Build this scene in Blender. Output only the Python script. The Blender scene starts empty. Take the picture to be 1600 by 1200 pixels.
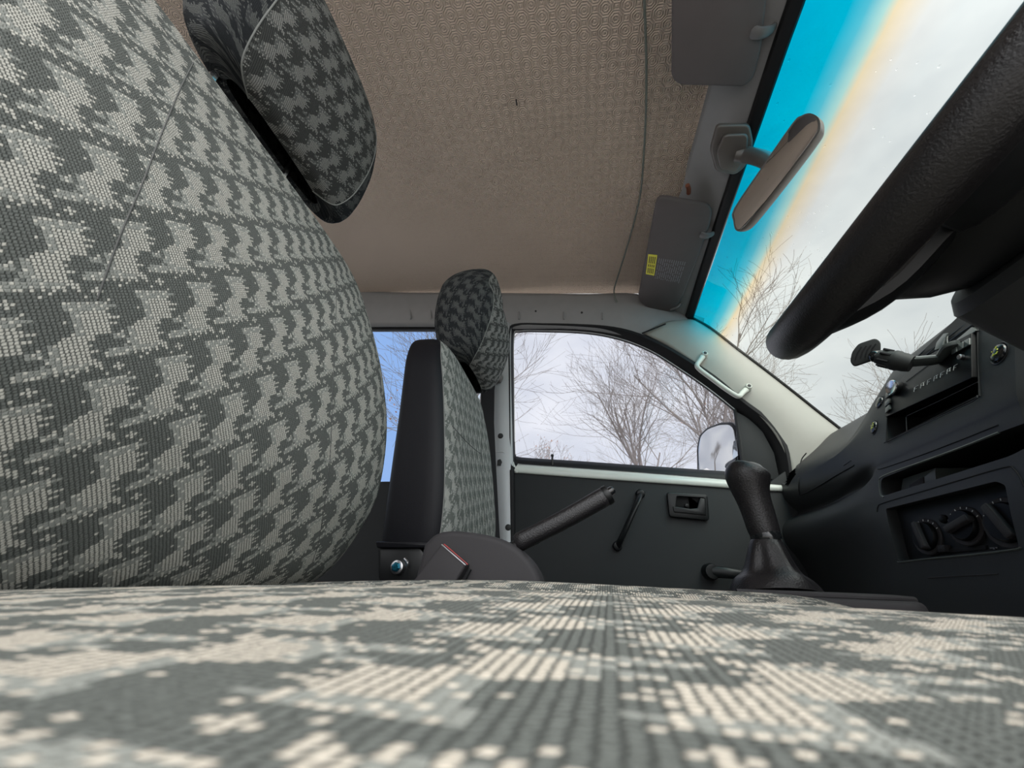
import bpy, bmesh, math, random
from mathutils import Vector, Matrix
PI = math.pi; R_ = math.radians
S = bpy.context.scene
COL = S.collection

# ---------------------------------------------------------------- camera (lens at the origin, z = 0 is lens height)
FPX = 630.0
def _n(v): return Vector(v).normalized()
cY = _n((905-800, 903-600, FPX)); _h = _n((1905-800, 903+1000*math.tan(R_(2.5))-600, FPX))
cZ = cY.cross(_h).normalized()
if cZ.y > 0: cZ = -cZ
cX = cY.cross(cZ)
def ray(px, py):
    c = Vector((px-800, py-600, FPX)); return Vector((cX.dot(c), cY.dot(c), cZ.dot(c)))
def U(px, py, x=None, y=None, z=None):
    r = ray(px, py)
    t = x/r.x if x is not None else (y/r.y if y is not None else z/r.z)
    return r*t
def UP(px, py, p0, n):                       # where a line of sight meets a plane of the vehicle
    r = ray(px, py); return r*(Vector(p0).dot(n)/r.dot(Vector(n)))
def proj(w):
    w = Vector(w); c = cX*w.x+cY*w.y+cZ*w.z
    return (800+FPX*c.x/c.z, 600+FPX*c.y/c.z)
cam = bpy.data.cameras.new('camera'); camo = bpy.data.objects.new('camera', cam); COL.objects.link(camo)
right = Vector((cX.x, cY.x, cZ.x)); down = Vector((cX.y, cY.y, cZ.y)); fwd = Vector((cX.z, cY.z, cZ.z))
camo.matrix_world = Matrix((( right.x, -down.x, -fwd.x, 0), (right.y, -down.y, -fwd.y, 0), (right.z, -down.z, -fwd.z, 0), (0, 0, 0, 1)))
cam.sensor_width = 36; cam.lens = 36*FPX/1600; cam.clip_start = .004; cam.clip_end = 200
cam.dof.use_dof = True; cam.dof.focus_distance = .62; cam.dof.aperture_fstop = 17
S.camera = camo

# ---------------------------------------------------------------- node helper
def mat(name):
    m = bpy.data.materials.new(name); m.use_nodes = True; m.node_tree.nodes.clear(); return m
class N:
    def __init__(s, m): s.t = m.node_tree if hasattr(m, 'node_tree') else m
    def new(s, typ, **k):
        n = s.t.nodes.new('ShaderNode'+typ)
        for a, b in k.items(): setattr(n, a, b)
        return n
    def put(s, n, i, v):
        if v is None: return
        if hasattr(v, 'is_output'): s.t.links.new(v, n.inputs[i])
        else: n.inputs[i].default_value = v
    def m(s, op, a, b=None, c=None, clamp=False):
        n = s.new('Math', operation=op, use_clamp=clamp); s.put(n, 0, a); s.put(n, 1, b); s.put(n, 2, c); return n.outputs[0]
    def v(s, op, a, b=None):
        n = s.new('VectorMath', operation=op); s.put(n, 0, a); s.put(n, 1, b); return n.outputs[0]
    def xyz(s, a):
        n = s.new('SeparateXYZ'); s.put(n, 0, a); return n.outputs
    def comb(s, x, y, z=0.0):
        n = s.new('CombineXYZ'); s.put(n, 0, x); s.put(n, 1, y); s.put(n, 2, z); return n.outputs[0]
    def mix(s, f, a, b):
        n = s.new('Mix', data_type='RGBA'); s.put(n, 0, f)
        s.put(n, 6, a if hasattr(a, 'is_output') else (*a, 1)); s.put(n, 7, b if hasattr(b, 'is_output') else (*b, 1)); return n.outputs[2]
    def noise(s, vec, scale, detail=2.0, rough=.5):
        n = s.new('TexNoise'); s.put(n, 'Vector', vec); n.inputs['Scale'].default_value = scale
        n.inputs['Detail'].default_value = detail; n.inputs['Roughness'].default_value = rough; return n.outputs[0]
    def ramp(s, f, stops, interp='LINEAR'):
        n = s.new('ValToRGB'); r = n.color_ramp; r.interpolation = interp; s.put(n, 0, f)
        while len(r.elements) < len(stops): r.elements.new(.5)
        for e, (p, c) in zip(r.elements, stops): e.position = p
        for e, (p, c) in zip(r.elements, stops): e.color = (*c, 1)
        return n.outputs[0]
    def bump(s, h, strength, dist):
        n = s.new('Bump'); n.inputs['Strength'].default_value = strength; n.inputs['Distance'].default_value = dist
        s.put(n, 'Height', h); return n.outputs[0]
    def pbsdf(s, col, rough, normal=None, metal=0.0, spec=.5, **k):
        n = s.new('BsdfPrincipled')
        s.put(n, 'Base Color', col if hasattr(col, 'is_output') else (*col, 1)); s.put(n, 'Roughness', rough)
        s.put(n, 'Metallic', metal); s.put(n, 'Specular IOR Level', spec)
        if normal is not None: s.put(n, 'Normal', normal)
        for a, b in k.items(): s.put(n, a, b)
        return n.outputs[0]
    def out(s, sh):
        o = s.new('OutputMaterial'); s.t.links.new(sh, o.inputs[0])
def lin(r, g, b):
    f = lambda c: (c/255/12.92 if c/255 <= .04045 else ((c/255+.055)/1.055)**2.4)
    return (f(r), f(g), f(b))

# ---------------------------------------------------------------- sky, daylight, exposure
W = bpy.data.worlds.new('overcast_sky'); S.world = W; W.use_nodes = True; W.node_tree.nodes.clear()
n = N(W)
tc = n.new('TexCoord').outputs['Generated']
d = n.xyz(tc)
cl = n.noise(n.v('MULTIPLY', tc, (1, 1, 1.8)), 2.6, 5, .55)
cloud = n.ramp(cl, [(.3, (.66, .69, .74)), (.5, (.84, .86, .89)), (.68, (1.04, 1.04, 1.03))])
az = n.m('DIVIDE', d[0], n.m('SQRT', n.m('ADD', n.m('MULTIPLY', d[0], d[0]), n.m('MULTIPLY', d[1], d[1]))))
bl = n.new('MapRange', interpolation_type='SMOOTHSTEP'); n.put(bl, 0, az); bl.inputs[1].default_value = -.24; bl.inputs[2].default_value = -.40
b2 = n.new('MapRange', interpolation_type='SMOOTHSTEP'); n.put(b2, 0, az); b2.inputs[1].default_value = -.76; b2.inputs[2].default_value = -.64
sky = n.mix(n.m('MULTIPLY', n.m('MULTIPLY', bl.outputs[0], b2.outputs[0]), n.m('GREATER_THAN', d[1], 0.0)), cloud, (.38, .56, .90))
glow = n.m('POWER', n.m('MAXIMUM', n.m('ADD', n.m('ADD', n.m('MULTIPLY', d[1], -.72), n.m('MULTIPLY', d[0], .30)), n.m('MULTIPLY', d[2], .62)), 0.0), 3.0)
bg = n.new('Background'); n.put(bg, 0, sky); n.put(bg, 1, n.m('ADD', .97, n.m('MULTIPLY', glow, 5.0)))
o = n.new('OutputWorld'); n.t.links.new(bg.outputs[0], o.inputs[0])
sun = bpy.data.lights.new('sun', 'SUN'); sun.energy = 2.7; sun.angle = R_(38); sun.color = (1, .93, .85)
so = bpy.data.objects.new('sun', sun); COL.objects.link(so)
so.rotation_euler = Vector((.10, -1, 1.5)).to_track_quat('Z', 'Y').to_euler()
S.view_settings.view_transform = 'Standard'; S.view_settings.look = 'None'; S.view_settings.gamma = 1
S.view_settings.use_curve_mapping = False; S.view_settings.exposure = 0.0

# ---------------------------------------------------------------- materials
def simple(name, col, rough=.5, bump=0, bscale=900, metal=0.0, vary=0.0, detail=3, spec=.5):
    m = mat(name); n = N(m); P = n.new('NewGeometry').outputs['Position']
    c = col; nr = None
    if vary:
        f = n.noise(P, 30, 4); c = n.mix(f, tuple(x*(1-vary) for x in col), tuple(min(1, x*(1+vary)) for x in col))
    if bump: nr = n.bump(n.noise(P, bscale, detail), bump, .0006)
    n.out(n.pbsdf(c, rough, nr, metal, spec)); return m
M = {}
M['dash'] = simple('dash_plastic', (.023, .0245, .0255), .50, .35, 1500, vary=.08, spec=.35)
M['dash_soft'] = simple('dash_lower_plastic', (.009, .010, .0115), .45, .3, 1500, spec=.22)
M['black'] = simple('black_plastic', (.005, .0055, .006), .42, .15, 1200, spec=.35)
M['matte'] = simple('matte_black', (.006, .006, .007), .8)
M['stereo'] = simple('stereo_plastic', (.0035, .004, .0045), .42, spec=.12)
M['gloss'] = simple('gloss_black', (.008, .009, .010), .14)
M['hvac'] = simple('heater_panel_plastic', (.012, .014, .016), .5, .2, 1600, spec=.22)
M['leather'] = simple('black_leather', (.012, .011, .012), .34, .9, 520, detail=5, spec=.35)
M['rimleather'] = simple('wheel_leather', (.0075, .0068, .0072), .36, .7, 700, detail=4, spec=.35)
M['vinyl'] = simple('black_vinyl', (.0045, .0045, .0065), .55, .4, 800, spec=.22)
M['console'] = simple('console_plastic', (.031, .029, .031), .6, .5, 1700, spec=.22)
M['doorcard'] = simple('door_card_vinyl', (.019, .0205, .0215), .66, .6, 1100, vary=.06, spec=.22)
M['doorblack'] = simple('door_fitting_plastic', (.006, .007, .0075), .35, .1, 900, spec=.22)
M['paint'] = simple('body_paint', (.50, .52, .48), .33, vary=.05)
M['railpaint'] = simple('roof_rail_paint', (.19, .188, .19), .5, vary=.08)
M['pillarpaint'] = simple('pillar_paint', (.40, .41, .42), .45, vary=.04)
M['seal'] = simple('rubber_seal', (.008, .008, .009), .55, .2, 600, spec=.22)
M['apillar'] = simple('pillar_trim_plastic', (.25, .25, .225), .58, .35, 1300, vary=.04)
M['grab'] = simple('grab_handle_plastic', (.42, .44, .40), .4, .1, 1000)
M['visor'] = simple('visor_vinyl', (.080, .069, .070), .7, .5, 1000, vary=.06)
M['visorgrey'] = simple('visor_clip_plastic', (.10, .10, .102), .5)
M['mirrorplastic'] = simple('mirror_plastic', (.085, .076, .070), .38, .1, 900)
M['chrome'] = simple('chrome', (.75, .76, .78), .16, metal=1.0)
M['satin'] = simple('satin_metal', (.45, .45, .46), .32, metal=1.0)
M['blueplate'] = simple('blue_zinc_bolt', (.04, .28, .42), .25, metal=.9)
M['yellow'] = simple('yellow_print', (.62, .58, .04), .5)
M['yellowgreen'] = simple('yellow_green_icon', (.60, .66, .10), .4)
M['white'] = simple('white_print', (.55, .57, .56), .5)
M['greyprint'] = simple('grey_print', (.17, .17, .19), .6)
M['red'] = simple('red_button', (.35, .03, .03), .4)
M['cord'] = simple('grey_cord', (.10, .115, .10), .6)
M['rust'] = simple('rusty_metal', (.16, .05, .025), .8, vary=.4)
M['rubber'] = simple('grey_rubber', (.022, .024, .023), .6, .2, 800, spec=.35)
M['holdergrey'] = simple('holder_arm_plastic', (.075, .085, .08), .35)
M['webbing'] = simple('belt_webbing', (.010, .010, .012), .7, .5, 1500, spec=.35)
M['bark'] = simple('bark', (.135, .118, .108), .9, vary=.3)
M['barkfar'] = simple('pale_bark', (.27, .235, .22), .9, vary=.2)
M['deadleaf'] = simple('dead_leaf', (.24, .115, .06), .8, vary=.3)
M['asphalt'] = simple('pale_paving', (.60, .575, .54), .9, vary=.2)
M['mirror'] = simple('mirror_glass', (.68, .68, .67), .02, metal=1.0)
M['seam'] = simple('stitched_thread', (.05, .052, .05), .8)
M['piping'] = simple('seat_piping', (.15, .155, .145), .7)
M['ink'] = simple('black_print', (.01, .01, .01), .7)

def headliner():
    m = mat('embossed_headliner'); n = N(m); P = n.xyz(n.new('NewGeometry').outputs['Position'])
    p = .043
    def lat(ox, oy):
        x = n.m('ABSOLUTE', n.m('SUBTRACT', n.m('FRACT', n.m('DIVIDE', n.m('ADD', P[0], ox), p)), .5))
        y = n.m('ABSOLUTE', n.m('SUBTRACT', n.m('FRACT', n.m('DIVIDE', n.m('ADD', P[1], oy), p)), .5))
        return n.m('MAXIMUM', n.m('MAXIMUM', x, y), n.m('MULTIPLY', n.m('ADD', x, y), .7071))
    a = lat(0, 0); b = lat(p/2, p/2)
    dd = n.m('MINIMUM', a, n.m('ADD', b, .0))
    h = n.m('SINE', n.m('MULTIPLY', dd, 2*PI*9.0))
    fine = n.noise(n.new('NewGeometry').outputs['Position'], 1500, 2)
    nr = n.bump(n.m('ADD', h, n.m('MULTIPLY', fine, .5)), 1.0, .0045)
    st = n.noise(n.new('NewGeometry').outputs['Position'], 2.2, 3)
    col = n.mix(n.m('MULTIPLY', n.m('SUBTRACT', st, .35), 2.2, clamp=True), (.68, .545, .445), (.76, .615, .50))
    n.out(n.pbsdf(col, .62, nr, 0.0, .35)); return m
M['headliner'] = headliner()

TILE = ["......mLmLmLmLmL..", "......mmmmmmmmmmmm", "......mmmmmmmmmL..", ".......mmLLLLLL...", ".......mmLLLLLLL..", ".......mmLLLLLLLLL",
 ".....L.mmLLLLLL...", ".......mmLLLLLLLL.", ".......mmLLLLLL...", ".......mmLLLLLL...", "......LmmLLLLLL..s", "....LLLLLLL....mLm", "...LLLLLLLL....mmm", ".mLLLLLLL.........",
 ".mmLLLLLLL........", ".mmLLLLLL........m", ".mmLLLLLLLL..mmmmm", "mmmLLLLLL...mmmmmm", "mmmLLLLLL...LmLmLm", ".mmmLLLLLL........",
 "mmmmmmmmLLL.......", "mLmLmLmL.LL...s...", ".L.L.L.L..L..sss..", "....s.........s...", "..s........s......", "................s."]
def fabric(name, cu=.0021, cv=.00155, rot=38, dark=(.098, .105, .098), mid=(.24, .25, .23), light=(.50, .49, .44), bumpd=.0008):
    m = mat(name); n = N(m)
    uv = n.xyz(n.new('UVMap', uv_map='UVMap').outputs[0])
    c, s_ = math.cos(R_(rot)), math.sin(R_(rot))
    u = n.m('DIVIDE', n.m('ADD', n.m('MULTIPLY', uv[0], c), n.m('MULTIPLY', uv[1], s_)), cu)
    v = n.m('DIVIDE', n.m('SUBTRACT', n.m('MULTIPLY', uv[0], s_), n.m('MULTIPLY', uv[1], c)), cv)   # downwards
    w1 = n.m('MULTIPLY', n.m('SUBTRACT', n.noise(n.comb(u, v), .8, 2), .5), .55); w2 = n.m('MULTIPLY', n.m('SUBTRACT', n.noise(n.comb(u, v, 7.0), .8, 2), .5), .55)
    u = n.m('ADD', u, w1); v = n.m('ADD', v, w2)
    ci = n.m('FLOOR', u); cj = n.m('FLOOR', v)
    strip = n.m('FLOOR', n.m('DIVIDE', ci, 18.0))
    col = n.m('FLOORED_MODULO', ci, 18.0)
    row = n.m('FLOORED_MODULO', n.m('ADD', cj, n.m('MULTIPLY', strip, 4.0)), 26.0)
    rf = n.m('DIVIDE', n.m('ADD', row, .5), 26.0)
    def plane(chars):
        stops = []
        for j in range(26):
            bits = [1 if TILE[j][i] in chars else 0 for i in range(18)]
            a = sum(b << (8-k) for k, b in enumerate(bits[:9]))/512; b_ = sum(b << (8-k) for k, b in enumerate(bits[9:]))/512
            stops.append((j/26, (a, b_, 0)))
        rr = n.ramp(rf, stops, 'CONSTANT'); sp = n.new('SeparateColor'); n.put(sp, 0, rr)
        hi = n.m('LESS_THAN', col, 8.5)
        val = n.m('ADD', n.m('MULTIPLY', sp.outputs[0], hi), n.m('MULTIPLY', sp.outputs[1], n.m('SUBTRACT', 1.0, hi)))
        k = n.m('FLOORED_MODULO', col, 9.0)
        x = n.m('MULTIPLY', val, n.m('POWER', 2.0, n.m('ADD', k, 1.0)))
        return n.m('FLOORED_MODULO', n.m('FLOOR', n.m('ADD', x, .001)), 2.0)
    isL = plane('Ls'); isM = plane('m')
    # the weave: each cell one slanted thread
    fu = n.m('SUBTRACT', n.m('FRACT', u), .5); fv = n.m('SUBTRACT', n.m('FRACT', v), .5)
    th = n.m('ABSOLUTE', n.m('ADD', fu, n.m('MULTIPLY', fv, .25)))
    thr = n.new('MapRange', interpolation_type='SMOOTHSTEP'); n.put(thr, 0, th); thr.inputs[1].default_value = .50; thr.inputs[2].default_value = .24
    cross = n.new('MapRange', interpolation_type='SMOOTHSTEP'); n.put(cross, 0, n.m('ABSOLUTE', fv)); cross.inputs[1].default_value = .50; cross.inputs[2].default_value = .36
    t = n.m('MULTIPLY', thr.outputs[0], cross.outputs[0])
    gr = n.noise(n.comb(n.m('MULTIPLY', u, .9), n.m('MULTIPLY', v, 2.4)), 1.6, 3, .7)
    gw = n.m('ADD', .62, n.m('MULTIPLY', gr, .76))
    Lc = n.mix(n.m('MULTIPLY', t, n.m('ADD', .35, n.m('MULTIPLY', gr, 1.1)), clamp=True), tuple(x*.9 for x in dark), light)
    alt = n.m('GREATER_THAN', n.m('FLOORED_MODULO', n.m('ADD', ci, n.m('MULTIPLY', cj, 2.0)), 5.0), 3.5)
    Mc = n.mix(n.m('MULTIPLY', alt, t), mid, light)
    Dc = n.mix(n.m('MULTIPLY', t, n.m('MULTIPLY', gr, 1.15)), tuple(x*.62 for x in dark), tuple(x*1.75 for x in dark))
    colr = n.mix(isM, Dc, Mc); colr = n.mix(isL, colr, Lc)
    colr = n.v('MULTIPLY', colr, n.comb(gw, gw, gw))
    h = n.m('ADD', n.m('MULTIPLY', t, .8), n.m('ADD', n.m('MULTIPLY', isL, .5), n.m('MULTIPLY', gr, .5)))
    nr = n.bump(h, .8, bumpd)
    n.out(n.pbsdf(colr, .95, nr, 0.0, .08)); return m
M['fabric'] = fabric('jacquard_seat_fabric')
M['fabricp'] = fabric('jacquard_seat_fabric_lighter', rot=55, dark=(.13, .14, .13), mid=(.25, .26, .245), light=(.50, .50, .46))
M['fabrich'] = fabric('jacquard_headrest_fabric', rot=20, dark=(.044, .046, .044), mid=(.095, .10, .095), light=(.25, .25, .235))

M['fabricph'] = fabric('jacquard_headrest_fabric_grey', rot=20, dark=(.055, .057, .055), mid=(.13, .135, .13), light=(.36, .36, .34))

def glass(name, tint, band=False):
    m = mat(name); n = N(m)
    col = n.new('RGB').outputs[0]; col.default_value = (*tint, 1)
    if band:                                  # the shade band runs along the glass's own top edge
        uv = n.xyz(n.new('UVMap', uv_map='UVMap').outputs[0])
        col = n.ramp(n.m('DIVIDE', uv[1], .3), [(0, (.0, .43, .62)), (.25, (.0, .50, .68)), (.34, (.10, .58, .70)), (.43, (.50, .80, .72)), (.475, (.95, .80, .52)), (.53, (.97, .86, .66)), (.62, (.95, .95, .88)), (.75, tint)])
    tr = n.new('BsdfTransparent'); n.put(tr, 0, col)
    gl = n.new('BsdfGlossy'); gl.inputs['Roughness'].default_value = .0; gl.inputs[0].default_value = (1, 1, 1, 1)
    fr = n.new('Fresnel'); fr.inputs[0].default_value = 1.35
    mx = n.new('MixShader'); n.put(mx, 0, n.m('MULTIPLY', fr.outputs[0], .12)); n.t.links.new(tr.outputs[0], mx.inputs[1]); n.t.links.new(gl.outputs[0], mx.inputs[2])
    n.out(mx.outputs[0]); return m
M['shield'] = glass('windscreen_glass', (.95, .985, .93), True)
M['sideglass'] = glass('side_glass', (.93, .94, .985))
M['rearglass'] = glass('rear_side_glass', (.88, .93, .99))
m = mat('water_drop'); n = N(m); g = n.new('BsdfGlass'); g.inputs['IOR'].default_value = 1.33; n.out(g.outputs[0]); M['water'] = m

# ---------------------------------------------------------------- mesh helpers (every builder returns a bmesh in vehicle coordinates)
UVON = set()
def origin_of(o): return Vector(o.get('_wo', (0, 0, 0)))
def obj(name, bm, material, parent=None, label=None, smooth=True, auto=None, **props):
    bmesh.ops.remove_doubles(bm, verts=bm.verts, dist=1e-6)
    bmesh.ops.recalc_face_normals(bm, faces=bm.faces)
    return finish(name, bm, material, parent, label, smooth, auto, **props)
def finish(name, bm, material, parent=None, label=None, smooth=True, auto=35, **props):
    if auto is None: auto = 35
    me = bpy.data.meshes.new(name); 
    xs = [v.co for v in bm.verts]
    lo = Vector((min(v.x for v in xs), min(v.y for v in xs), min(v.z for v in xs))); hi = Vector((max(v.x for v in xs), max(v.y for v in xs), max(v.z for v in xs)))
    org = Vector(((lo.x+hi.x)/2, (lo.y+hi.y)/2, lo.z))
    for v in bm.verts: v.co -= org
    if smooth:
        for f in bm.faces: f.smooth = True
        for e in bm.edges:
            if len(e.link_faces) == 2 and e.calc_face_angle(0) > R_(auto): e.smooth = False
    bm.to_mesh(me); bm.free()
    me.materials.append(material if not isinstance(material, str) else M[material])
    o = bpy.data.objects.new(name, me); COL.objects.link(o)
    WO[o.name] = org
    if parent: o.parent = parent; o.location = org-WO[parent.name]
    else: o.location = org
    if label: o['label'] = label
    for k, v in props.items(): o[k] = v
    return o
WO = {}
def thing(name, label, cat, loc, group=None):
    o = bpy.data.objects.new(name, None); o.empty_display_size = .05; COL.objects.link(o)
    o.location = loc; WO[o.name] = Vector(loc); o['label'] = label; o['category'] = cat
    if group: o['group'] = group
    return o
def tag(o, label, cat, group=None):
    o['label'] = label; o['category'] = cat
    if group: o['group'] = group
    return o
def struct(name, bm, m, **k):
    return obj(name, bm, m, kind='structure', **k)
def NB(): return bmesh.new()
def grid(bm, rows, closed_u=False, closed_v=False, uvs=None, cap=False):
    """rows: list of equal-length point lists."""
    vs = [[bm.verts.new(p) for p in r] for r in rows]
    nr, nc = len(rows), len(rows[0]); lay = (bm.loops.layers.uv.get('UVMap') or bm.loops.layers.uv.new('UVMap')) if uvs else None
    for i in range(nr if closed_v else nr-1):
        for j in range(nc if closed_u else nc-1):
            q = [(i, j), (i, (j+1) % nc), ((i+1) % nr, (j+1) % nc), ((i+1) % nr, j)]
            try: f = bm.faces.new([vs[a][b] for a, b in q])
            except ValueError: continue
            if uvs:
                for l, (a, b) in zip(f.loops, q): l[lay].uv = uvs[a][b]
    if cap:
        for r in (vs[0], vs[-1]):
            try: bm.faces.new(r)
            except ValueError: pass
    return vs
def arc_uvs(rows, ubase=0.0, vbase=0.0):
    """metric uv: u from arc length across each row measured from its middle, v from arc length of the middle column."""
    mid = len(rows[0])//2; out = []; v = vbase
    for i, r in enumerate(rows):
        if i: v += (Vector(rows[i][mid])-Vector(rows[i-1][mid])).length
        cum = [0.0]
        for j in range(1, len(r)): cum.append(cum[-1]+(Vector(r[j])-Vector(r[j-1])).length)
        out.append([(ubase+c-cum[mid], v) for c in cum])
    return out
def box(bm, x0, x1, y0, y1, z0, z1, bev=0.0, seg=2):
    b = NB(); bmesh.ops.create_cube(b, size=1)
    for v in b.verts: v.co = Vector(((x0+x1)/2+v.co.x*(x1-x0), (y0+y1)/2+v.co.y*(y1-y0), (z0+z1)/2+v.co.z*(z1-z0)))
    if bev: bmesh.ops.bevel(b, geom=list(b.edges), offset=bev, segments=seg, profile=.5, affect='EDGES')
    join(bm, b)
def join(bm, b, mx=None):
    if mx is not None: b.transform(mx)
    me = bpy.data.meshes.new('tmp'); b.to_mesh(me); b.free(); bm.from_mesh(me); bpy.data.meshes.remove(me)
def prism(bm, pts, vec, bev=0.0, seg=2):
    """closed polygon pts (3D) extruded by vec; both rims bevelled."""
    b = NB(); vec = Vector(vec)
    a = [b.verts.new(Vector(p)) for p in pts]; c = [b.verts.new(Vector(p)+vec) for p in pts]
    f0 = b.faces.new(a); f1 = b.faces.new(list(reversed(c))); k = len(pts)
    for i in range(k): b.faces.new([a[(i+1) % k], a[i], c[i], c[(i+1) % k]])
    bmesh.ops.recalc_face_normals(b, faces=b.faces)
    if bev:
        bmesh.ops.bevel(b, geom=list(set(list(f0.edges)+list(f1.edges))), offset=bev, segments=seg, profile=.5, affect='EDGES')
    join(bm, b)
def catmull(pts, k=6, closed=False):
    P = [Vector(p) for p in pts]; out = []; nP = len(P)
    for i in range(nP if closed else nP-1):
        p0 = P[(i-1) % nP] if closed or i > 0 else P[0]*2-P[1]; p1 = P[i]; p2 = P[(i+1) % nP]; p3 = P[(i+2) % nP] if closed or i+2 < nP else P[-1]*2-P[-2]
        for q in range(k):
            t = q/k; out.append(.5*((2*p1)+(p2-p0)*t+(2*p0-5*p1+4*p2-p3)*t*t+(-p0+3*p1-3*p2+p3)*t**3))
    if not closed: out.append(P[-1])
    return out
def frames(path, up=(0, 0, 1), closed=False):
    out = []; nP = len(path); prev = None
    for i, p in enumerate(path):
        a = path[(i+1) % nP] if closed or i < nP-1 else path[i]; b = path[i-1] if closed or i > 0 else path[i]
        t = (a-b).normalized()
        if prev is None:
            u = Vector(up)-t*Vector(up).dot(t)
            if u.length < 1e-3: u = Vector((1, 0, 0))-t*t.x
        else: u = prev-t*prev.dot(t)
        u.normalize(); prev = u; out.append((p, t, u, t.cross(u)))
    return out
def tube(bm, pts, r, sides=10, up=(0, 0, 1), closed=False, ex=1.0, cap=True, power=2.0, smoothk=0):
    path = [Vector(p) for p in pts]
    if smoothk: path = catmull(path, smoothk, closed)
    L = len(path); rows = []
    for i, (p, t, u, w) in enumerate(frames(path, up, closed)):
        rr = r(i/(L-1)) if callable(r) else r
        if isinstance(rr, tuple): ru, rw = rr
        else: ru, rw = rr, rr*ex
        row = []
        for s in range(sides):
            a = 2*PI*s/sides; ca, sa = math.cos(a), math.sin(a)
            ca = math.copysign(abs(ca)**(2/power), ca); sa = math.copysign(abs(sa)**(2/power), sa)
            row.append(p+u*ca*ru+w*sa*rw)
        rows.append(row)
    grid(bm, rows, closed_u=True, closed_v=closed, cap=(cap and not closed))
def lathe(bm, prof, p0, axis, sides=28):
    """prof: (distance along axis, radius)"""
    ax = Vector(axis).normalized(); u = ax.orthogonal().normalized(); w = ax.cross(u); p0 = Vector(p0)
    rows = [[p0+ax*h+(u*math.cos(2*PI*s/sides)+w*math.sin(2*PI*s/sides))*max(r, 1e-5) for s in range(sides)] for h, r in prof]
    grid(bm, rows, closed_u=True, cap=True)
def rrect(w, h, r, k=5):
    """rounded rectangle outline, centred, in 2D"""
    out = []
    for cx, cy, a0 in ((w/2-r, h/2-r, 0), (-w/2+r, h/2-r, 90), (-w/2+r, -h/2+r, 180), (w/2-r, -h/2+r, 270)):
        for i in range(k+1):
            a = R_(a0+90*i/k); out.append((cx+r*math.cos(a), cy+r*math.sin(a)))
    return out
def roundpoly(pts, r, k=4):
    """round the corners of a 3D polygon"""
    P = [Vector(p) for p in pts]; out = []; L = len(P)
    rr = r if isinstance(r, (list, tuple)) else [r]*L
    for i in range(L):
        a = P[i-1]-P[i]; b = P[(i+1) % L]-P[i]; q = min(rr[i], a.length*.48, b.length*.48)
        s = P[i]+a.normalized()*q; e = P[i]+b.normalized()*q
        for j in range(k+1):
            t = j/k; out.append(s*(1-t)**2+P[i]*2*t*(1-t)+e*t*t)
    return out
def cut(o, cutters):
    """subtract closed bmeshes (vehicle coordinates) from an object"""
    tmp = []
    for c in cutters:
        bmesh.ops.recalc_face_normals(c, faces=c.faces)
        me = bpy.data.meshes.new('tmp'); c.to_mesh(me); c.free(); t = bpy.data.objects.new('tmp', me); COL.objects.link(t); tmp.append(t)
        md = o.modifiers.new('b', 'BOOLEAN'); md.operation = 'DIFFERENCE'; md.solver = 'EXACT'; md.object = t
    bpy.context.view_layer.update()
    dg = bpy.context.evaluated_depsgraph_get(); me = bpy.data.meshes.new_from_object(o.evaluated_get(dg))
    o.modifiers.clear(); old = o.data; o.data = me; bpy.data.meshes.remove(old)
    for t in tmp: bpy.data.objects.remove(t)
    b = NB(); b.from_mesh(me); 
    for f in b.faces: f.smooth = True
    for e in b.edges: e.smooth = not (len(e.link_faces) == 2 and e.calc_face_angle(0) > R_(28))
    b.to_mesh(me); b.free()

# ================================================================ THE CAB SHELL
YD = 1.30                                    # inner plane of the passenger door
def zroof(x, y): return .985+.075*max(-1.2, (.25-x))*.9+.055*(1-((y-.6)/.70)**2)
def UC(px, py, dz=0.0):                      # line of sight onto the headliner
    r = ray(px, py); t = 1/r.z
    for _ in range(30): t = (zroof(r.x*t, r.y*t)+dz)/r.z
    return r*t
# ceiling
random.seed(3)
bm = NB(); rows = []
front = [(.30+.0*j) for j in range(40)]
def xfront(y): return .345-.055*abs((y-.6)/.7)**2
dents = [(UC(807, 160), .03, .004), (UC(662, 285), .05, .008), (UC(900, 210), .10, .006), (UC(700, 320), .12, .006), (UC(1060, 290), .07, -.010)]
for i in range(121):
    row = []
    for j in range(71):
        y = -.12+1.41*j/70; x = xfront(y)-2.5*(i/120)**1.35
        z = zroof(x, y)+.0022*math.sin(x*9+y*4)*math.sin(y*7+1)
        for c, r, h in dents: z += h*math.exp(-((x-c.x)**2+(y-c.y)**2)/(r*r))
        row.append((x, y, z))
    rows.append(row)
grid(bm, rows); ce = struct('ceiling', bm, 'headliner')
ce.modifiers.new('thickness', 'SOLIDIFY').thickness = .006; ce.modifiers['thickness'].offset = 1
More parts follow.
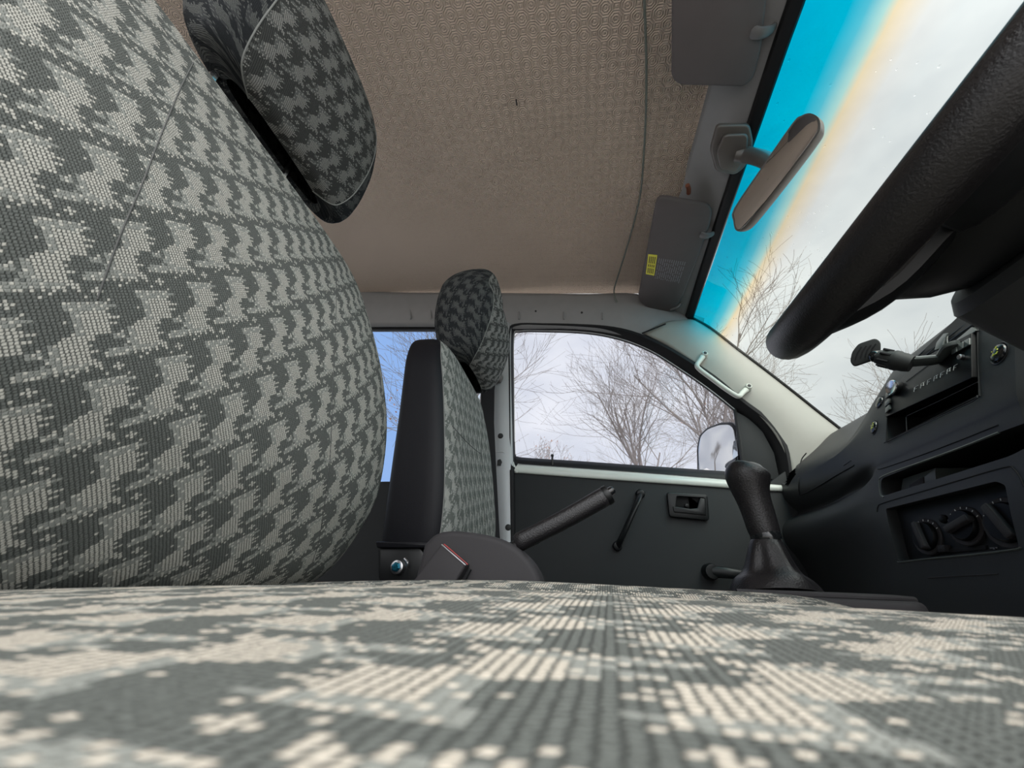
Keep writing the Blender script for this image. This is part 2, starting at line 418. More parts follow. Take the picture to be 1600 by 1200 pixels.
# front header panel: from under the headliner to the windscreen
HE = [((1258, 0), .964), ((1232, 70), .960), ((1190, 190), .950), ((1140, 330), .934), ((1102, 440), .917)]
we = [U(p[0], p[1], z=z) for p, z in HE]+[U(1083, 497, y=1.325)]
Aout = [(1058, 500), (1082, 499), (1110, 515), (1150, 546), (1195, 580), (1240, 615), (1275, 643), (1312, 672), (1345, 700)]
def wedge(y):                                # windscreen top edge, x and z at a given y
    if y <= we[0].y: return we[0].x-.01*(we[0].y-y), .966+.003*math.sin(y*2)
    for a, b in zip(we, we[1:]):
        if y <= b.y: t = (y-a.y)/(b.y-a.y); return a.x+(b.x-a.x)*t, a.z+(b.z-a.z)*t
    return we[-1].x, we[-1].z
rows = []
for j in range(61):
    y = -.12+1.46*j/60; xw, zw = wedge(y); xb = xw-.022; xf = xfront(y)-.02; row = []
    for k in range(13):
        t = k/12; x = xf+(xb-xf)*t; z0 = zroof(xf, y)-.004; z = z0+(zw+.012-z0)*t-.010*math.sin(PI*t)
        row.append((x, y, z))
    rows.append(row)
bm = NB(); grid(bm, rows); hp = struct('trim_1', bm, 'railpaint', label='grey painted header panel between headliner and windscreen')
hp.modifiers.new('t', 'SOLIDIFY').thickness = .004; hp.modifiers['t'].offset = 1
# black band at the top edge of the windscreen
rows = []
for j in range(61):
    y = -.12+1.46*j/60; xw, zw = wedge(y)
    rows.append([(xw-.027, y, zw+.008), (xw-.025, y, zw+.001), (xw-.02, y, zw-.003), (xw-.004, y, zw-.005), (xw+.002, y, zw+.001), (xw+.0, y, zw+.014), (xw-.026, y, zw+.016)])
bm = NB(); grid(bm, rows, closed_u=True, cap=True); struct('trim_2', bm, 'seal', label='black rubber edge band along the top of the windscreen')
# windscreen
SA = [U(p[0]-2, p[1]-1, y=1.327) for p in Aout[1:]]; SA = catmull(SA, 4)
_L = [0.0]
for a_, b_ in zip(SA, SA[1:]): _L.append(_L[-1]+(b_-a_).length)
def side(t):
    d_ = t*_L[-1]
    for i in range(len(SA)-1):
        if d_ <= _L[i+1]: return SA[i].lerp(SA[i+1], (d_-_L[i])/(_L[i+1]-_L[i]))
    return SA[-1]
def shield(t, y):
    xw, zw = wedge(y); c = Vector((xw, y, zw)).lerp(Vector((.955, y, .40)), t)+Vector((.5, 0, .4))*.03*math.sin(PI*t)
    q = side(t); k = min(1, abs((y-.6)/.727))**2.6
    return Vector((c.x+(q.x-c.x)*k, y, c.z+(q.z-c.z)*k))
rows = []; uvs = []
for i in range(33):
    t = i/32; rows.append([shield(t, -.12+1.449*j/56) for j in range(57)]); uvs.append([(-.12+1.449*j/56, t*.76) for j in range(57)])
bm = NB(); grid(bm, rows, uvs=uvs); ws = struct('window_3', bm, 'shield', label='windscreen with a cyan shade band along its top')
# raindrops on the outside of the windscreen
random.seed(11); bm = NB()
from mathutils.bvhtree import BVHTree
_b = NB(); grid(_b, rows); GL = BVHTree.FromBMesh(_b); _b.free()
for i in range(260):
    px = random.gauss(1215, 70); py = random.gauss(430, 75)
    if i % 5 == 0: px = random.uniform(1150, 1500); py = random.uniform(60, 560)
    nn = Vector((.56, 0, .52)).normalized(); h = GL.ray_cast(Vector((0, 0, 0)), ray(px, py).normalized())[0]
    if h is None or not (.45 < h.y < 1.29): continue
    c = h+nn*.0006
    s = random.uniform(.0010, .0022); b = NB(); bmesh.ops.create_icosphere(b, subdivisions=1, radius=s)
    mx = Matrix.Translation(c) @ Vector((0, 0, 1)).rotation_difference(nn).to_matrix().to_4x4() @ Matrix.Diagonal((1, random.uniform(1, 1.6), .5, 1))
    join(bm, b, mx)
o = obj('raindrops', bm, 'water', kind='stuff'); tag(o, 'small raindrops scattered on the outside of the windscreen', 'raindrops')

def loftpx(bm, A, B, ya, yb, nk=8, bulge=0.0, mid=(0, -1, 0)):
    """surface between two traced lines at their own distances; bulges towards the cab"""
    ra = [U(p[0], p[1], y=ya) if len(p) == 2 else U(p[0], p[1], y=p[2]) for p in A]; rb = [U(p[0], p[1], y=yb) if len(p) == 2 else U(p[0], p[1], y=p[2]) for p in B]
    ra = catmull(ra, 4); rb = catmull(rb, 4); rows = []
    for a, b in zip(ra, rb):
        rows.append([a.lerp(b, k/nk)+Vector(mid)*bulge*math.sin(PI*k/nk) for k in range(nk+1)])
    grid(bm, rows)
# roof side rail between headliner and door seals
bm = NB()
A = [(480, 446), (580, 456), (700, 458), (820, 459), (920, 460), (995, 460), (1050, 482, 1.315), (1100, 498, 1.345)]
B = [(460, 512), (580, 511), (700, 511), (805, 514), (900, 514), (980, 526, 1.312), (1035, 546, 1.335), (1085, 566, 1.345)]
loftpx(bm, A, B, 1.275, 1.305, 8, .012)
# rearward continuation
loftpx(bm, [(-250, 380), (0, 415), (240, 438), (480, 452)], [(-300, 500), (0, 512), (240, 512), (460, 512)], 1.275, 1.305, 8, .012)
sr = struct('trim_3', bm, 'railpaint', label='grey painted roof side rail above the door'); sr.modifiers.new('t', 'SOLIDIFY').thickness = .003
def onrail(px, py): 
    return U(px, py, y=1.277)
for k, (px, py, r) in enumerate([(632, 480, .004), (653, 474, .004), (837, 486, .004), (909, 488, .004)]):
    bm = NB(); c = onrail(px, py); lathe(bm, [(-.002, r), (0, r), (.0012, r*.8)], c, (0, -1, .1), 14)
    obj('hole_plug', bm, 'ink', parent=sr)
for px, py, w in [(602, 464, .016), (803, 466, .016), (943, 470, .014)]:
    bm = NB(); c = onrail(px, py+1); box(bm, c.x-w/2, c.x+w/2, c.y-.004, c.y+.002, c.z-.004, c.z+.003, .001); obj('clip_slot', bm, 'ink', parent=sr)
bm = NB()
for x0 in (640, 672, 810, 880, 940):
    tube(bm, [onrail(x0, 470)+Vector((0, .002, 0)), onrail(x0+1, 498)+Vector((0, .003, 0))], .003, 8)
obj('pressed_rib', bm, 'railpaint', parent=sr)

# A pillar trim
Ain = [(1005, 521), (1040, 538), (1075, 562), (1110, 588), (1150, 620), (1185, 648), (1212, 680), (1232, 722), (1240, 775)]
bm = NB(); loftpx(bm, Ain, Aout, 1.295, 1.325, 14, .022)
ap = struct('trim_4', bm, 'apillar', label='warm grey plastic trim on the front roof pillar'); ap.modifiers.new('t', 'SOLIDIFY').thickness = .012; ap.modifiers['t'].offset = 1
bm = NB(); tube(bm, [U(p[0]+1, p[1]-2, y=1.325) for p in Aout[1:]], .0045, 8, smoothk=5); obj('edge_seal', bm, 'seal', parent=ap)
bm = NB(); tube(bm, [U(1040, 506, y=1.27), U(1020, 514, y=1.272), U(1003, 521, y=1.285)], .0028, 8, smoothk=4); obj('joint_seal', bm, 'seal', parent=ap)
bm = NB(); c = U(1284, 685, y=1.297); lathe(bm, [(0, .0035), (.002, .003), (.003, .001)], c, (0, -1, 0), 12); obj('screw', bm, 'ink', parent=ap)

# the grab handle on the pillar
gh = thing('grab_handle', 'pale grey grab handle screwed to the front roof pillar trim', 'handle', U(1135, 600, y=1.27))
def bendpath(pts, k=6): return catmull([Vector(p) for p in pts], k)
bm = NB(); yh = 1.235
P = [U(1099, 556, y=1.285), U(1094, 563, y=1.262), U(1089, 571, y=yh+.004), U(1094, 578, y=yh), U(1110, 590, y=yh), U(1130, 605, y=yh), U(1148, 617, y=yh), U(1155, 619, y=yh+.004), U(1160, 614, y=1.262), U(1167, 608, y=1.285)]
tube(bm, P, lambda t: .0075+.0025*abs(2*t-1)**6, 14, smoothk=5); obj('grip', bm, 'grab', parent=gh)
for q in ((1100, 556), (1168, 607)):
    bm = NB(); c = U(*q, y=1.285); lathe(bm, [(-.012, .012), (-.004, .0125), (0, .012), (.012, .0105), (.016, .008), (.0165, .0055)], c, (0, -1, .15), 20); mt = obj('mount', bm, 'grab', parent=gh)
    bm = NB(); lathe(bm, [(.0, .0055), (.0172, .0055), (.0176, .003)], c, (0, -1, .15), 16); obj('screw', bm, 'ink', parent=mt)

# ---- passenger door (one door with its parts)
WIN_IN = [(803, 526), (812, 517.5), (850, 517), (900, 518.5), (940, 523), (980, 533), (1020, 550), (1060, 575), (1105, 606), (1149, 641)]
def poly_y(pts, y): return [U(p[0], p[1], y=y) for p in pts]
DOUT = [(797, 560), (797, 516), (812, 506), (900, 508), (960, 512), (1005, 521), (1060, 549), (1110, 583), (1160, 620), (1195, 650), (1222, 690), (1238, 740), (1240, 790)]
# door card and lower door body, one closed slab from belt to below the seats
dcard = NB()
prism(dcard, poly_y([(803, 738), (1000, 752), (1190, 765), (1208, 750), (1238, 728), (1300, 715), (1420, 850), (1480, 1000), (1400, 1090), (800, 1090), (806, 960)], 1.302), (0, .04, 0), .003)
door = finish('door_1', dcard, 'doorcard', smooth=True); door['kind'] = 'structure'; door['label'] = 'passenger front door with dark grey door card'
bm = NB()   # painted belt rail
A = [(803, 716), (806, 722), (815, 724.5), (900, 730), (1000, 737), (1100, 745), (1160, 750), (1226, 756)]
B = [(803, 738), (806, 739), (815, 739.5), (900, 746), (1000, 753), (1100, 760), (1190, 766.5), (1226, 768)]
loftpx(bm, A, B, 1.315, 1.298, 8, .010)
rl = obj('belt_rail', bm, 'paint', parent=door, label='pale painted metal rail under the door window'); rl.modifiers.new('t', 'SOLIDIFY').thickness = .006; rl.modifiers['t'].offset = 1
bm = NB()   # black rubber sill at the foot of the glass
loftpx(bm, [(806, 710), (815, 714.5), (900, 720), (1000, 727), (1100, 734), (1155, 738)], [(806, 722), (815, 725), (900, 731), (1000, 738), (1100, 746), (1160, 751)], 1.330, 1.306, 6, .006)
obj('sill_seal', bm, 'seal', parent=door)
bm = NB()   # frame seal: swept band around the opening
inner = catmull(poly_y([(815, 716), (806, 712), (804, 690), (803, 600)]+WIN_IN+[(1190, 676), (1210, 712), (1218, 748)], 1.322), 4)
outer_ = catmull(poly_y([(800, 742), (796, 730), (796, 690), (795, 600), (795, 522), (804, 506), (850, 505), (900, 506), (948, 509), (988, 517), (1030, 534), (1072, 557), (1118, 587), (1160, 622), (1203, 655), (1230, 695), (1240, 752)], 1.292), 4)
rows = []
for a, b in zip(inner, outer_): rows.append([a+Vector((0, .012, 0)), a, a.lerp(b, .3)+Vector((0, -.006, 0)), a.lerp(b, .7)+Vector((0, -.008, 0)), b, b+Vector((0, .03, 0))])
grid(bm, rows); obj('frame_seal', bm, 'seal', parent=door)
bm = NB(); tube(bm, [p+Vector((0, -.002, 0)) for p in inner[8:-12]], .0016, 6); obj('chrome_bead', bm, 'pillarpaint', parent=door, label='thin light inner lip of the window frame')
bm = NB()   # long vertical seal below the belt
tube(bm, [U(800, 735, y=1.297), U(801, 800, y=1.297), U(802, 900, y=1.297), U(803, 1000, y=1.3)], lambda t: (.008, .010), 10, smoothk=3); obj('edge_seal', bm, 'seal', parent=door)
# glass
bm = NB(); prism(bm, poly_y(WIN_IN+[(1154, 742), (1000, 733), (900, 726), (806, 720)], 1.334), (0, .004, 0)); w1 = struct('window_1', bm, 'sideglass', smooth=False, label='passenger door glass')
# divider and mirror corner
bm = NB(); tube(bm, [U(1148, 640, y=1.322), U(1156, 690, y=1.322), U(1163, 746, y=1.322)], .0055, 8); obj('divider_bar', bm, 'black', parent=door)
bm = NB(); prism(bm, poly_y([(1149, 642), (1172, 654), (1192, 674), (1210, 708), (1219, 750), (1164, 745)], 1.318), (0, .02, 0), .003); obj('mirror_corner_panel', bm, 'doorcard', parent=door, label='dark triangular cover in the front corner of the window')
bm = NB(); c = U(863, 720, y=1.308); tube(bm, [c+Vector((0, 0, -.014)), c+Vector((0, 0, .016))], .0034, 10); lathe(bm, [(0, .0034), (.003, .005), (.007, .005), (.009, .003)], c+Vector((0, 0, .013)), (0, 0, 1), 12); obj('lock_knob', bm, 'black', parent=door)
# pull strap handle
ph = NB(); a = U(1001, 771, y=1.292); b = U(965, 853, y=1.292); dv = (b-a).normalized()
tube(ph, [a+Vector((0, .008, 0)), a+dv*.004+Vector((0, -.004, 0)), a+dv*.03+Vector((0, -.030, 0)), a.lerp(b, .5)+Vector((0, -.036, 0)), b-dv*.03+Vector((0, -.026, 0)), b-dv*.004+Vector((0, -.006, 0)), b+Vector((0, .008, 0))],
     lambda t: (.0085+.002*abs(2*t-1), .0062), 12, up=(1, 0, .4), smoothk=5)
for q in (a, b): lathe(ph, [(-.01, .014), (0, .0135), (.006, .011), (.0075, .006)], q, (0, -1, 0), 18)
pull = obj('pull_handle', ph, 'doorblack', parent=door, label='black pull handle on the door card')
for q in (a, b):
    bm = NB(); lathe(bm, [(.006, .005), (.0085, .005), (.0086, .002)], q, (0, -1, 0), 12); obj('screw', bm, 'ink', parent=pull)
# latch: bezel with recess and lever
yl = 1.300
bez = NB(); prism(bez, roundpoly(poly_y([(1041, 770), (1104, 774), (1107, 814), (1045, 808)], yl), .008), (0, -.012, 0), .003)
bez = obj('latch_bezel', bez, 'doorblack', parent=door)
c1 = NB(); prism(c1, roundpoly(poly_y([(1055, 776), (1099, 779), (1101, 806), (1052, 802)], yl+.006), .006), (0, -.03, 0)); cut(bez, [c1])
bm = NB(); prism(bm, roundpoly(poly_y([(1052, 773), (1103, 777), (1105, 810), (1050, 806)], yl+.002), .006), (0, .006, 0)); obj('latch_cup', bm, 'matte', parent=door)
bm = NB(); prism(bm, roundpoly(poly_y([(1050, 792), (1076, 796), (1088, 795), (1092, 779), (1100, 780), (1102, 806), (1052, 801)], yl-.004), .003), (0, -.012, 0), .002); obj('latch_lever', bm, 'doorblack', parent=door)
bm = NB(); c = U(1073, 790, y=yl-.002); lathe(bm, [(0, .006), (.004, .005), (.0045, .002)], c, (0, -1, 0), 16); obj('screw', bm, 'doorblack', parent=door)
# window crank
bm = NB(); a = U(1113, 893, y=1.272); b = U(1172, 900, y=1.262)
lathe(bm, [(-.03, .021), (-.004, .021), (0, .019), (.006, .018), (.007, .012)], a, (0, -1, 0), 24)
tube(bm, [a, a.lerp(b, .5)+Vector((0, -.005, .001)), b], lambda t: (.015-.003*t, .008), 12, smoothk=4)
cr = obj('window_crank', bm, 'doorblack', parent=door, label='black window crank low on the door card')
bm = NB(); lathe(bm, [(-.004, .010), (.020, .012), (.034, .010), (.037, .004)], b, (0, -1, 0), 18); obj('knob', bm, 'doorblack', parent=cr)

# B pillar
bm = NB()
A = [(756, 500), (757, 560), (762, 620), (766, 700), (774, 800), (782, 900), (794, 1060)]; B = [(799, 506), (798, 560), (799, 620), (801, 700), (803, 800), (805, 900), (808, 1060)]
loftpx(bm, A, B, 1.31, 1.298, 8, .012)
bp = struct('wall_left', bm, 'pillarpaint', label='pale grey door pillar behind the passenger door'); bp.modifiers.new('t', 'SOLIDIFY').thickness = .003
for q in ((782, 681), (794, 824)):
    bm = NB(); c = U(q[0], q[1], y=1.288); lathe(bm, [(-.004, .0095), (0, .0095), (.003, .007), (.004, .003)], c, (0, -1, 0), 16); obj('trim_plug', bm, 'ink', parent=bp)
bm = NB(); c = U(781, 722, y=1.288); prism(bm, [c+Vector((-.008, 0, -.012)), c+Vector((.004, 0, -.012)), c+Vector((.008, 0, 0)), c+Vector((.002, 0, .010)), c+Vector((-.008, 0, .006))], (0, -.003, 0), .0008); obj('striker_slot', bm, 'ink', parent=bp)
bm = NB(); tube(bm, [U(775, 706, y=1.29), U(785, 706, y=1.289), U(790, 710, y=1.29), U(788, 715, y=1.291)], .0014, 8, smoothk=4); obj('pressed_rib', bm, 'pillarpaint', parent=bp)
# rear side window and wall behind the pillar
bm = NB()
prism(bm, poly_y([(-300, 500), (700, 500), (762, 500), (762, 515), (700, 515), (-300, 515)], 1.315), (0, .02, 0), .003)
struct('trim_5', bm, 'seal', label='black rubber along the top of the rear side window')
bm = NB(); prism(bm, poly_y([(-300, 510), (760, 510), (762, 760), (-600, 800)], 1.335), (0, .004, 0)); struct('window_2', bm, 'rearglass', smooth=False, label='rear side window behind the front seats')
bm = NB(); prism(bm, poly_y([(-900, 800), (600, 752), (775, 752), (800, 1100), (-1200, 1100)], 1.315), (0, .02, 0), .004); struct('wall_rear_left', bm, 'doorcard')
# unseen driver's side: rear panel, roof rail, pillar; door left out to admit daylight
bm = NB(); box(bm, -2.2, -.55, -.17, -.13, -.6, .23, .01); box(bm, -2.2, .46, -.17, -.13, .90, 1.02, .01); box(bm, -.62, -.50, -.17, -.13, .2, .9, .01)
struct('wall_right', bm, 'doorcard')
bm = NB(); box(bm, -2.35, -2.30, -.17, 1.34, -.6, .35); box(bm, -2.35, -2.30, -.17, 1.34, .95, 1.25); struct('wall_back', bm, 'doorcard')
bm = NB(); box(bm, -2.35, 1.1, -.17, 1.34, -.50, -.46); struct('floor', bm, 'doorcard')
bm = NB(); box(bm, 1.03, 1.06, -.17, 1.38, -.5, .40); struct('wall_front', bm, 'matte')
bm = NB(); box(bm, -60, 60, -60, 60, -1.12, -1.10); g = struct('ground', bm, 'asphalt')

# ================================================================ BELT, MIRRORS, VISORS, CORD
bt = thing('seat_belt', 'black seat belt with its guide on the pillar behind the passenger seat', 'seat belt', U(768, 760, y=1.27))
rows = []
for (px, py, y) in [(766, 584, 1.262), (762, 610, 1.262), (761, 660, 1.26), (764, 740, 1.26), (768, 830, 1.26), (774, 930, 1.26), (780, 1020, 1.26)]:
    c = U(px, py, y=y); rows.append([c+Vector((-.024, 0, 0)), c+Vector((.024, 0, 0)), c+Vector((.024, .002, 0)), c+Vector((-.024, .002, 0))])
bm = NB(); grid(bm, rows, closed_u=True, cap=True); obj('webbing', bm, 'webbing', parent=bt)
bm = NB(); prism(bm, roundpoly([U(752, 590, y=1.285), U(748, 585, y=1.285), U(772, 566, y=1.285), U(782, 574, y=1.285), U(787, 592, y=1.285), U(783, 600, y=1.285), U(752, 599, y=1.285)], .008), (0, -.026, 0), .005, 3)
obj('belt_guide', bm, 'mirrorplastic', parent=bt)

def visor(name, label, corners, z, clip, grp, rr, tilt=False):
    """corners: front view pixels of the four corners; the board hangs level under the headliner"""
    pts = []
    VP = (lambda px, py: UP(px, py, (.24, .85, z), (.10, .075, 1))) if tilt else (lambda px, py: U(px, py, z=z))
    for q in corners: pts.append(VP(q[0], q[1]))
    base = sum(pts, Vector())/len(pts)
    t = thing(name, label, 'sun visor', base, grp)
    poly = roundpoly(pts, rr, 5); b = NB(); prism(b, poly, (0, 0, .016), .006, 3); body = obj('visor_board', b, 'visor', parent=t)
    c = VP(clip[0], clip[1])+Vector((0, 0, .004)); b = NB()
    tube(b, [c+Vector((-.012, 0, .0)), c+Vector((.0, 0, -.008)), c+Vector((.018, .002, -.002)), c+Vector((.030, .004, .012))], lambda t: (.006, .012-.003*t), 12, up=(0, 0, 1), smoothk=4)
    tube(b, [c+Vector((-.004, -.016, .003)), c+Vector((-.004, .016, .003))], .007, 12)
    obj('visor_clip', b, 'visorgrey', parent=t)
    return t, body, pts
sv, bd, pts = visor('sun_visor', 'dark grey sun visor with a yellow warning label, above the passenger seat', [(1027, 307), (1113, 322), (1112, 345), (1090, 405), (1066, 466), (1052, 489), (1012, 482), (997, 468)], .95, (1102, 367), 'sun visors', [.028, .028, .03, .03, .03, .022, .02, .022], True)
bm = NB(); tube(bm, [U(1048, 484, z=.905), U(1058, 480, z=.903), U(1064, 474, z=.915)], .005, 10, smoothk=3); obj('pivot_arm', bm, 'visorgrey', parent=sv)
def decal(pxs, z, material, name, parent, th=.0006, label=None, rr=0):
    b = NB(); pl = [UP(p[0], p[1], (.24, .85, z), (.10, .075, 1)) for p in pxs]
    if rr: pl = roundpoly(pl, rr)
    prism(b, pl, (0, 0, -th)); return obj(name, b, material, parent=parent, smooth=False, label=label)
zb = .95
lb = decal([(1013, 397), (1027, 398.5), (1022, 430.5), (1009, 428)], zb, 'yellow', 'warning_label', sv, label='yellow warning label')
b = NB()
for k in range(4):
    f = .16+.2*k
    for g0, g1 in ((.10, .44), (.50, .62), (.68, .93)):
        def q(s, t): 
            a = Vector((1013, 397)).lerp(Vector((1027, 398.5)), s); c = Vector((1009, 428)).lerp(Vector((1022, 430.5)), s); return a.lerp(c, t)
        pp = [q(f, g0), q(f+.09, g0), q(f+.09, g1), q(f, g1)]
        prism(b, [UP(p.x, p.y, (.24, .85, zb-.0006), (.10, .075, 1)) for p in pp], (0, 0, -.0004))
obj('print_lines', b, 'ink', parent=lb, smooth=False)
b = NB()
random.seed(5)
for k in range(13):
    def q(s, t):
        a = Vector((1030, 402)).lerp(Vector((1074, 408)), s); c = Vector((1023, 436)).lerp(Vector((1062, 444)), s); return a.lerp(c, t)
    t = .04; s0 = k/13
    while t < .95:
        L = random.uniform(.1, .3); e = min(.97, t+L)
        prism(b, [UP(p.x, p.y, (.24, .85, zb), (.10, .075, 1)) for p in (q(s0, t), q(s0+.028, t), q(s0+.028, e), q(s0, e))], (0, 0, -.0004)); t = e+.05
obj('printed_text', b, 'greyprint', parent=sv, smooth=False, label='faint grey printed text')
visor('sun_visor', 'plain dark grey sun visor above the steering wheel, at the top of the photo', [(1051, -60), (1050, 124), (1062, 134), (1163, 137), (1178, 122), (1190, 80), (1205, -60)], .958, (1186, 50), 'sun visors', .02)
bm = NB(); c = U(1076, 295, z=.972); tube(bm, [c+Vector((-.006, -.012, 0)), c, c+Vector((.004, .016, .002))], lambda t: (.007, .006), 8, smoothk=3); o = obj('rusty_bracket', bm, 'rust'); tag(o, 'small rusty bracket peeking out between headliner edge and passenger sun visor', 'bracket')
# cord
pts = [(1007, -40), (1007, 0), (1009, 60), (1010, 120), (1009, 180), (1006, 240), (1001, 300), (990, 350), (977, 395), (966, 430), (960, 450)]
path = [UC(p[0], p[1], -.008) for p in pts]+[U(960, 462, z=.955), U(964, 472, z=.930)]
bm = NB(); tube(bm, path, .0026, 8, smoothk=4); tag(obj('hanging_cord', bm, 'cord'), 'thin grey-green cord running across the headliner behind the sun visors', 'cord')
# slit / dent marks in the headliner
bm = NB(); c = UC(807, 160, -.002); tube(bm, [c+Vector((.0, -.007, .0)), c+Vector((0, .007, 0))], .0016, 8); obj('slit', bm, 'ink', parent=ce)

# interior mirror
mr = thing('rear_view_mirror', 'dark rear-view mirror on an arm fixed to the header panel', 'mirror', U(1150, 235, y=.64))
zc = .925
def mb(px, py, z=zc): return U(px, py, z=z)
bm = NB(); prism(bm, roundpoly([mb(1120, 197), mb(1172, 196), mb(1178, 225), mb(1165, 262), mb(1148, 275), mb(1118, 268), mb(1110, 235)], .012, 5), (0, 0, .014), .005, 3); ba = obj('mount_plate', bm, 'mirrorplastic', parent=mr)
bm = NB(); prism(bm, roundpoly([mb(1130, 208), mb(1168, 206), mb(1166, 240), mb(1150, 266), mb(1124, 262), mb(1118, 236)], .012, 5), (0, 0, -.010), .004, 3); obj('mount_cover', bm, 'mirrorplastic', parent=mr)
mcx = U(1213, 268, y=.60)
bm = NB(); tube(bm, [mb(1152, 240, .925), mb(1172, 243, .905), mcx.lerp(mb(1172, 243, .905), .5)+Vector((.01, 0, .005)), mcx-Vector((-.85, -.50, -.12))*.02], lambda t: (.021-.005*t, .018-.004*t), 14, smoothk=4); obj('mirror_arm', bm, 'mirrorplastic', parent=mr)
# head: outline on the mirror's own plane, body tapering away behind it
nrm = -Vector((-.85, -.50, -.12)).normalized()
HO = [(1146, 345), (1147, 326), (1190, 262), (1238, 193), (1252, 181), (1266, 177), (1279, 184), (1282, 198), (1276, 213), (1240, 262), (1190, 325), (1162, 357), (1150, 360)]
hp_ = catmull([UP(p[0], p[1], mcx, nrm) for p in HO], 3, True); hcn = sum(hp_, Vector())/len(hp_)
axm = (UP(1262, 186, mcx, nrm)-UP(1152, 350, mcx, nrm)).normalized(); sdm = nrm.cross(axm)
def shrink(p, k): v = p-hcn; a_ = v.dot(axm); b_ = v.dot(sdm); return hcn+axm*a_*(1-.25*k)+sdm*b_*(1-k)
rows = [[shrink(p, k)+nrm*dd for p in hp_] for k, dd in ((.10, .0008), (.0, -.0005), (0, .004), (.06, .014), (.22, .024), (.5, .031), (.9, .034))]
bm = NB(); grid(bm, rows, closed_u=True, cap=True); mh = obj('mirror_housing', bm, 'mirrorplastic', parent=mr)
bm = NB(); prism(bm, [shrink(p, .12)+nrm*.0006 for p in hp_], -nrm*.0012, .0003); obj('mirror_glass', bm, 'mirror', parent=mh, label='mirror glass')

# outside mirror
om = thing('side_mirror', 'black outside mirror beyond the passenger window glass', 'mirror', U(1125, 740, y=1.50))
Ym = 1.50
outl = [(1089, 745), (1088, 700), (1092, 680), (1104, 668), (1125, 660), (1143, 659), (1152, 668), (1158, 700), (1162, 748)]
pm = [U(p[0], p[1], y=Ym) for p in outl]; cm = sum(pm, Vector())/len(pm)
nm = Vector((-.90, -.43, -.02)).normalized()
pm = [UP(p[0], p[1], cm, nm) for p in outl]
b = NB(); prism(b, roundpoly(pm, .012, 3), -nm*.07, .004, 3); hs = obj('mirror_shell', b, 'black', parent=om)
b = NB(); cmi = sum(pm, Vector())/len(pm); prism(b, roundpoly([cmi+(p-cmi)*.87 for p in pm], .014, 3), nm*.003, .001); obj('mirror_glass', b, 'mirror', parent=hs, label='mirror glass reflecting bare trees')
b = NB(); tube(b, [U(1158, 720, y=1.36), U(1150, 725, y=1.44), U(1140, 730, y=1.50)], .018, 12); obj('mirror_foot', b, 'black', parent=om)

# ================================================================ SEATS
def sgnp(v, p): return math.copysign(abs(v)**p, v)
def section(yc, w, xf, xb, z, t0, t1, k, nx=4.0, hollow=0.0):
    """points from angle t0 to t1 (0 = towards the windscreen, +90 = inboard), superellipse of half width w between xf and xb"""
    out = []; xm = (xf+xb)/2; dx = (xf-xb)/2
    for i in range(k+1):
        a = t0+(t1-t0)*i/k; s, c = math.sin(a), math.cos(a)
        yy = sgnp(s, 2/nx)*w; x = xm+sgnp(c, 2/nx)*dx
        if c > 0: x -= hollow*(1-(yy/w)**2)*1.0 - 0
        out.append(Vector((x, yc+yy, z)))
    return out
def blend(tab, z):
    for a, b in zip(tab, tab[1:]):
        if z <= b[0]:
            t = (z-a[0])/(b[0]-a[0]); t = max(0, t); return [p+(q-p)*t for p, q in zip(a[1:], b[1:])]
    return list(tab[-1][1:])
def smooth_tab(tab, k=5):
    out = []; n_ = len(tab)
    for i in range(n_-1):
        p0 = tab[max(i-1, 0)]; p1 = tab[i]; p2 = tab[i+1]; p3 = tab[min(i+2, n_-1)]
        for q in range(k):
            t = q/k; out.append([.5*((2*b)+(c-a)*t+(2*a-5*b+4*c-d_)*t*t+(-a+3*b-3*c+d_)*t**3) for a, b, c, d_ in zip(p0, p1, p2, p3)])
    out.append(list(tab[-1])); return out
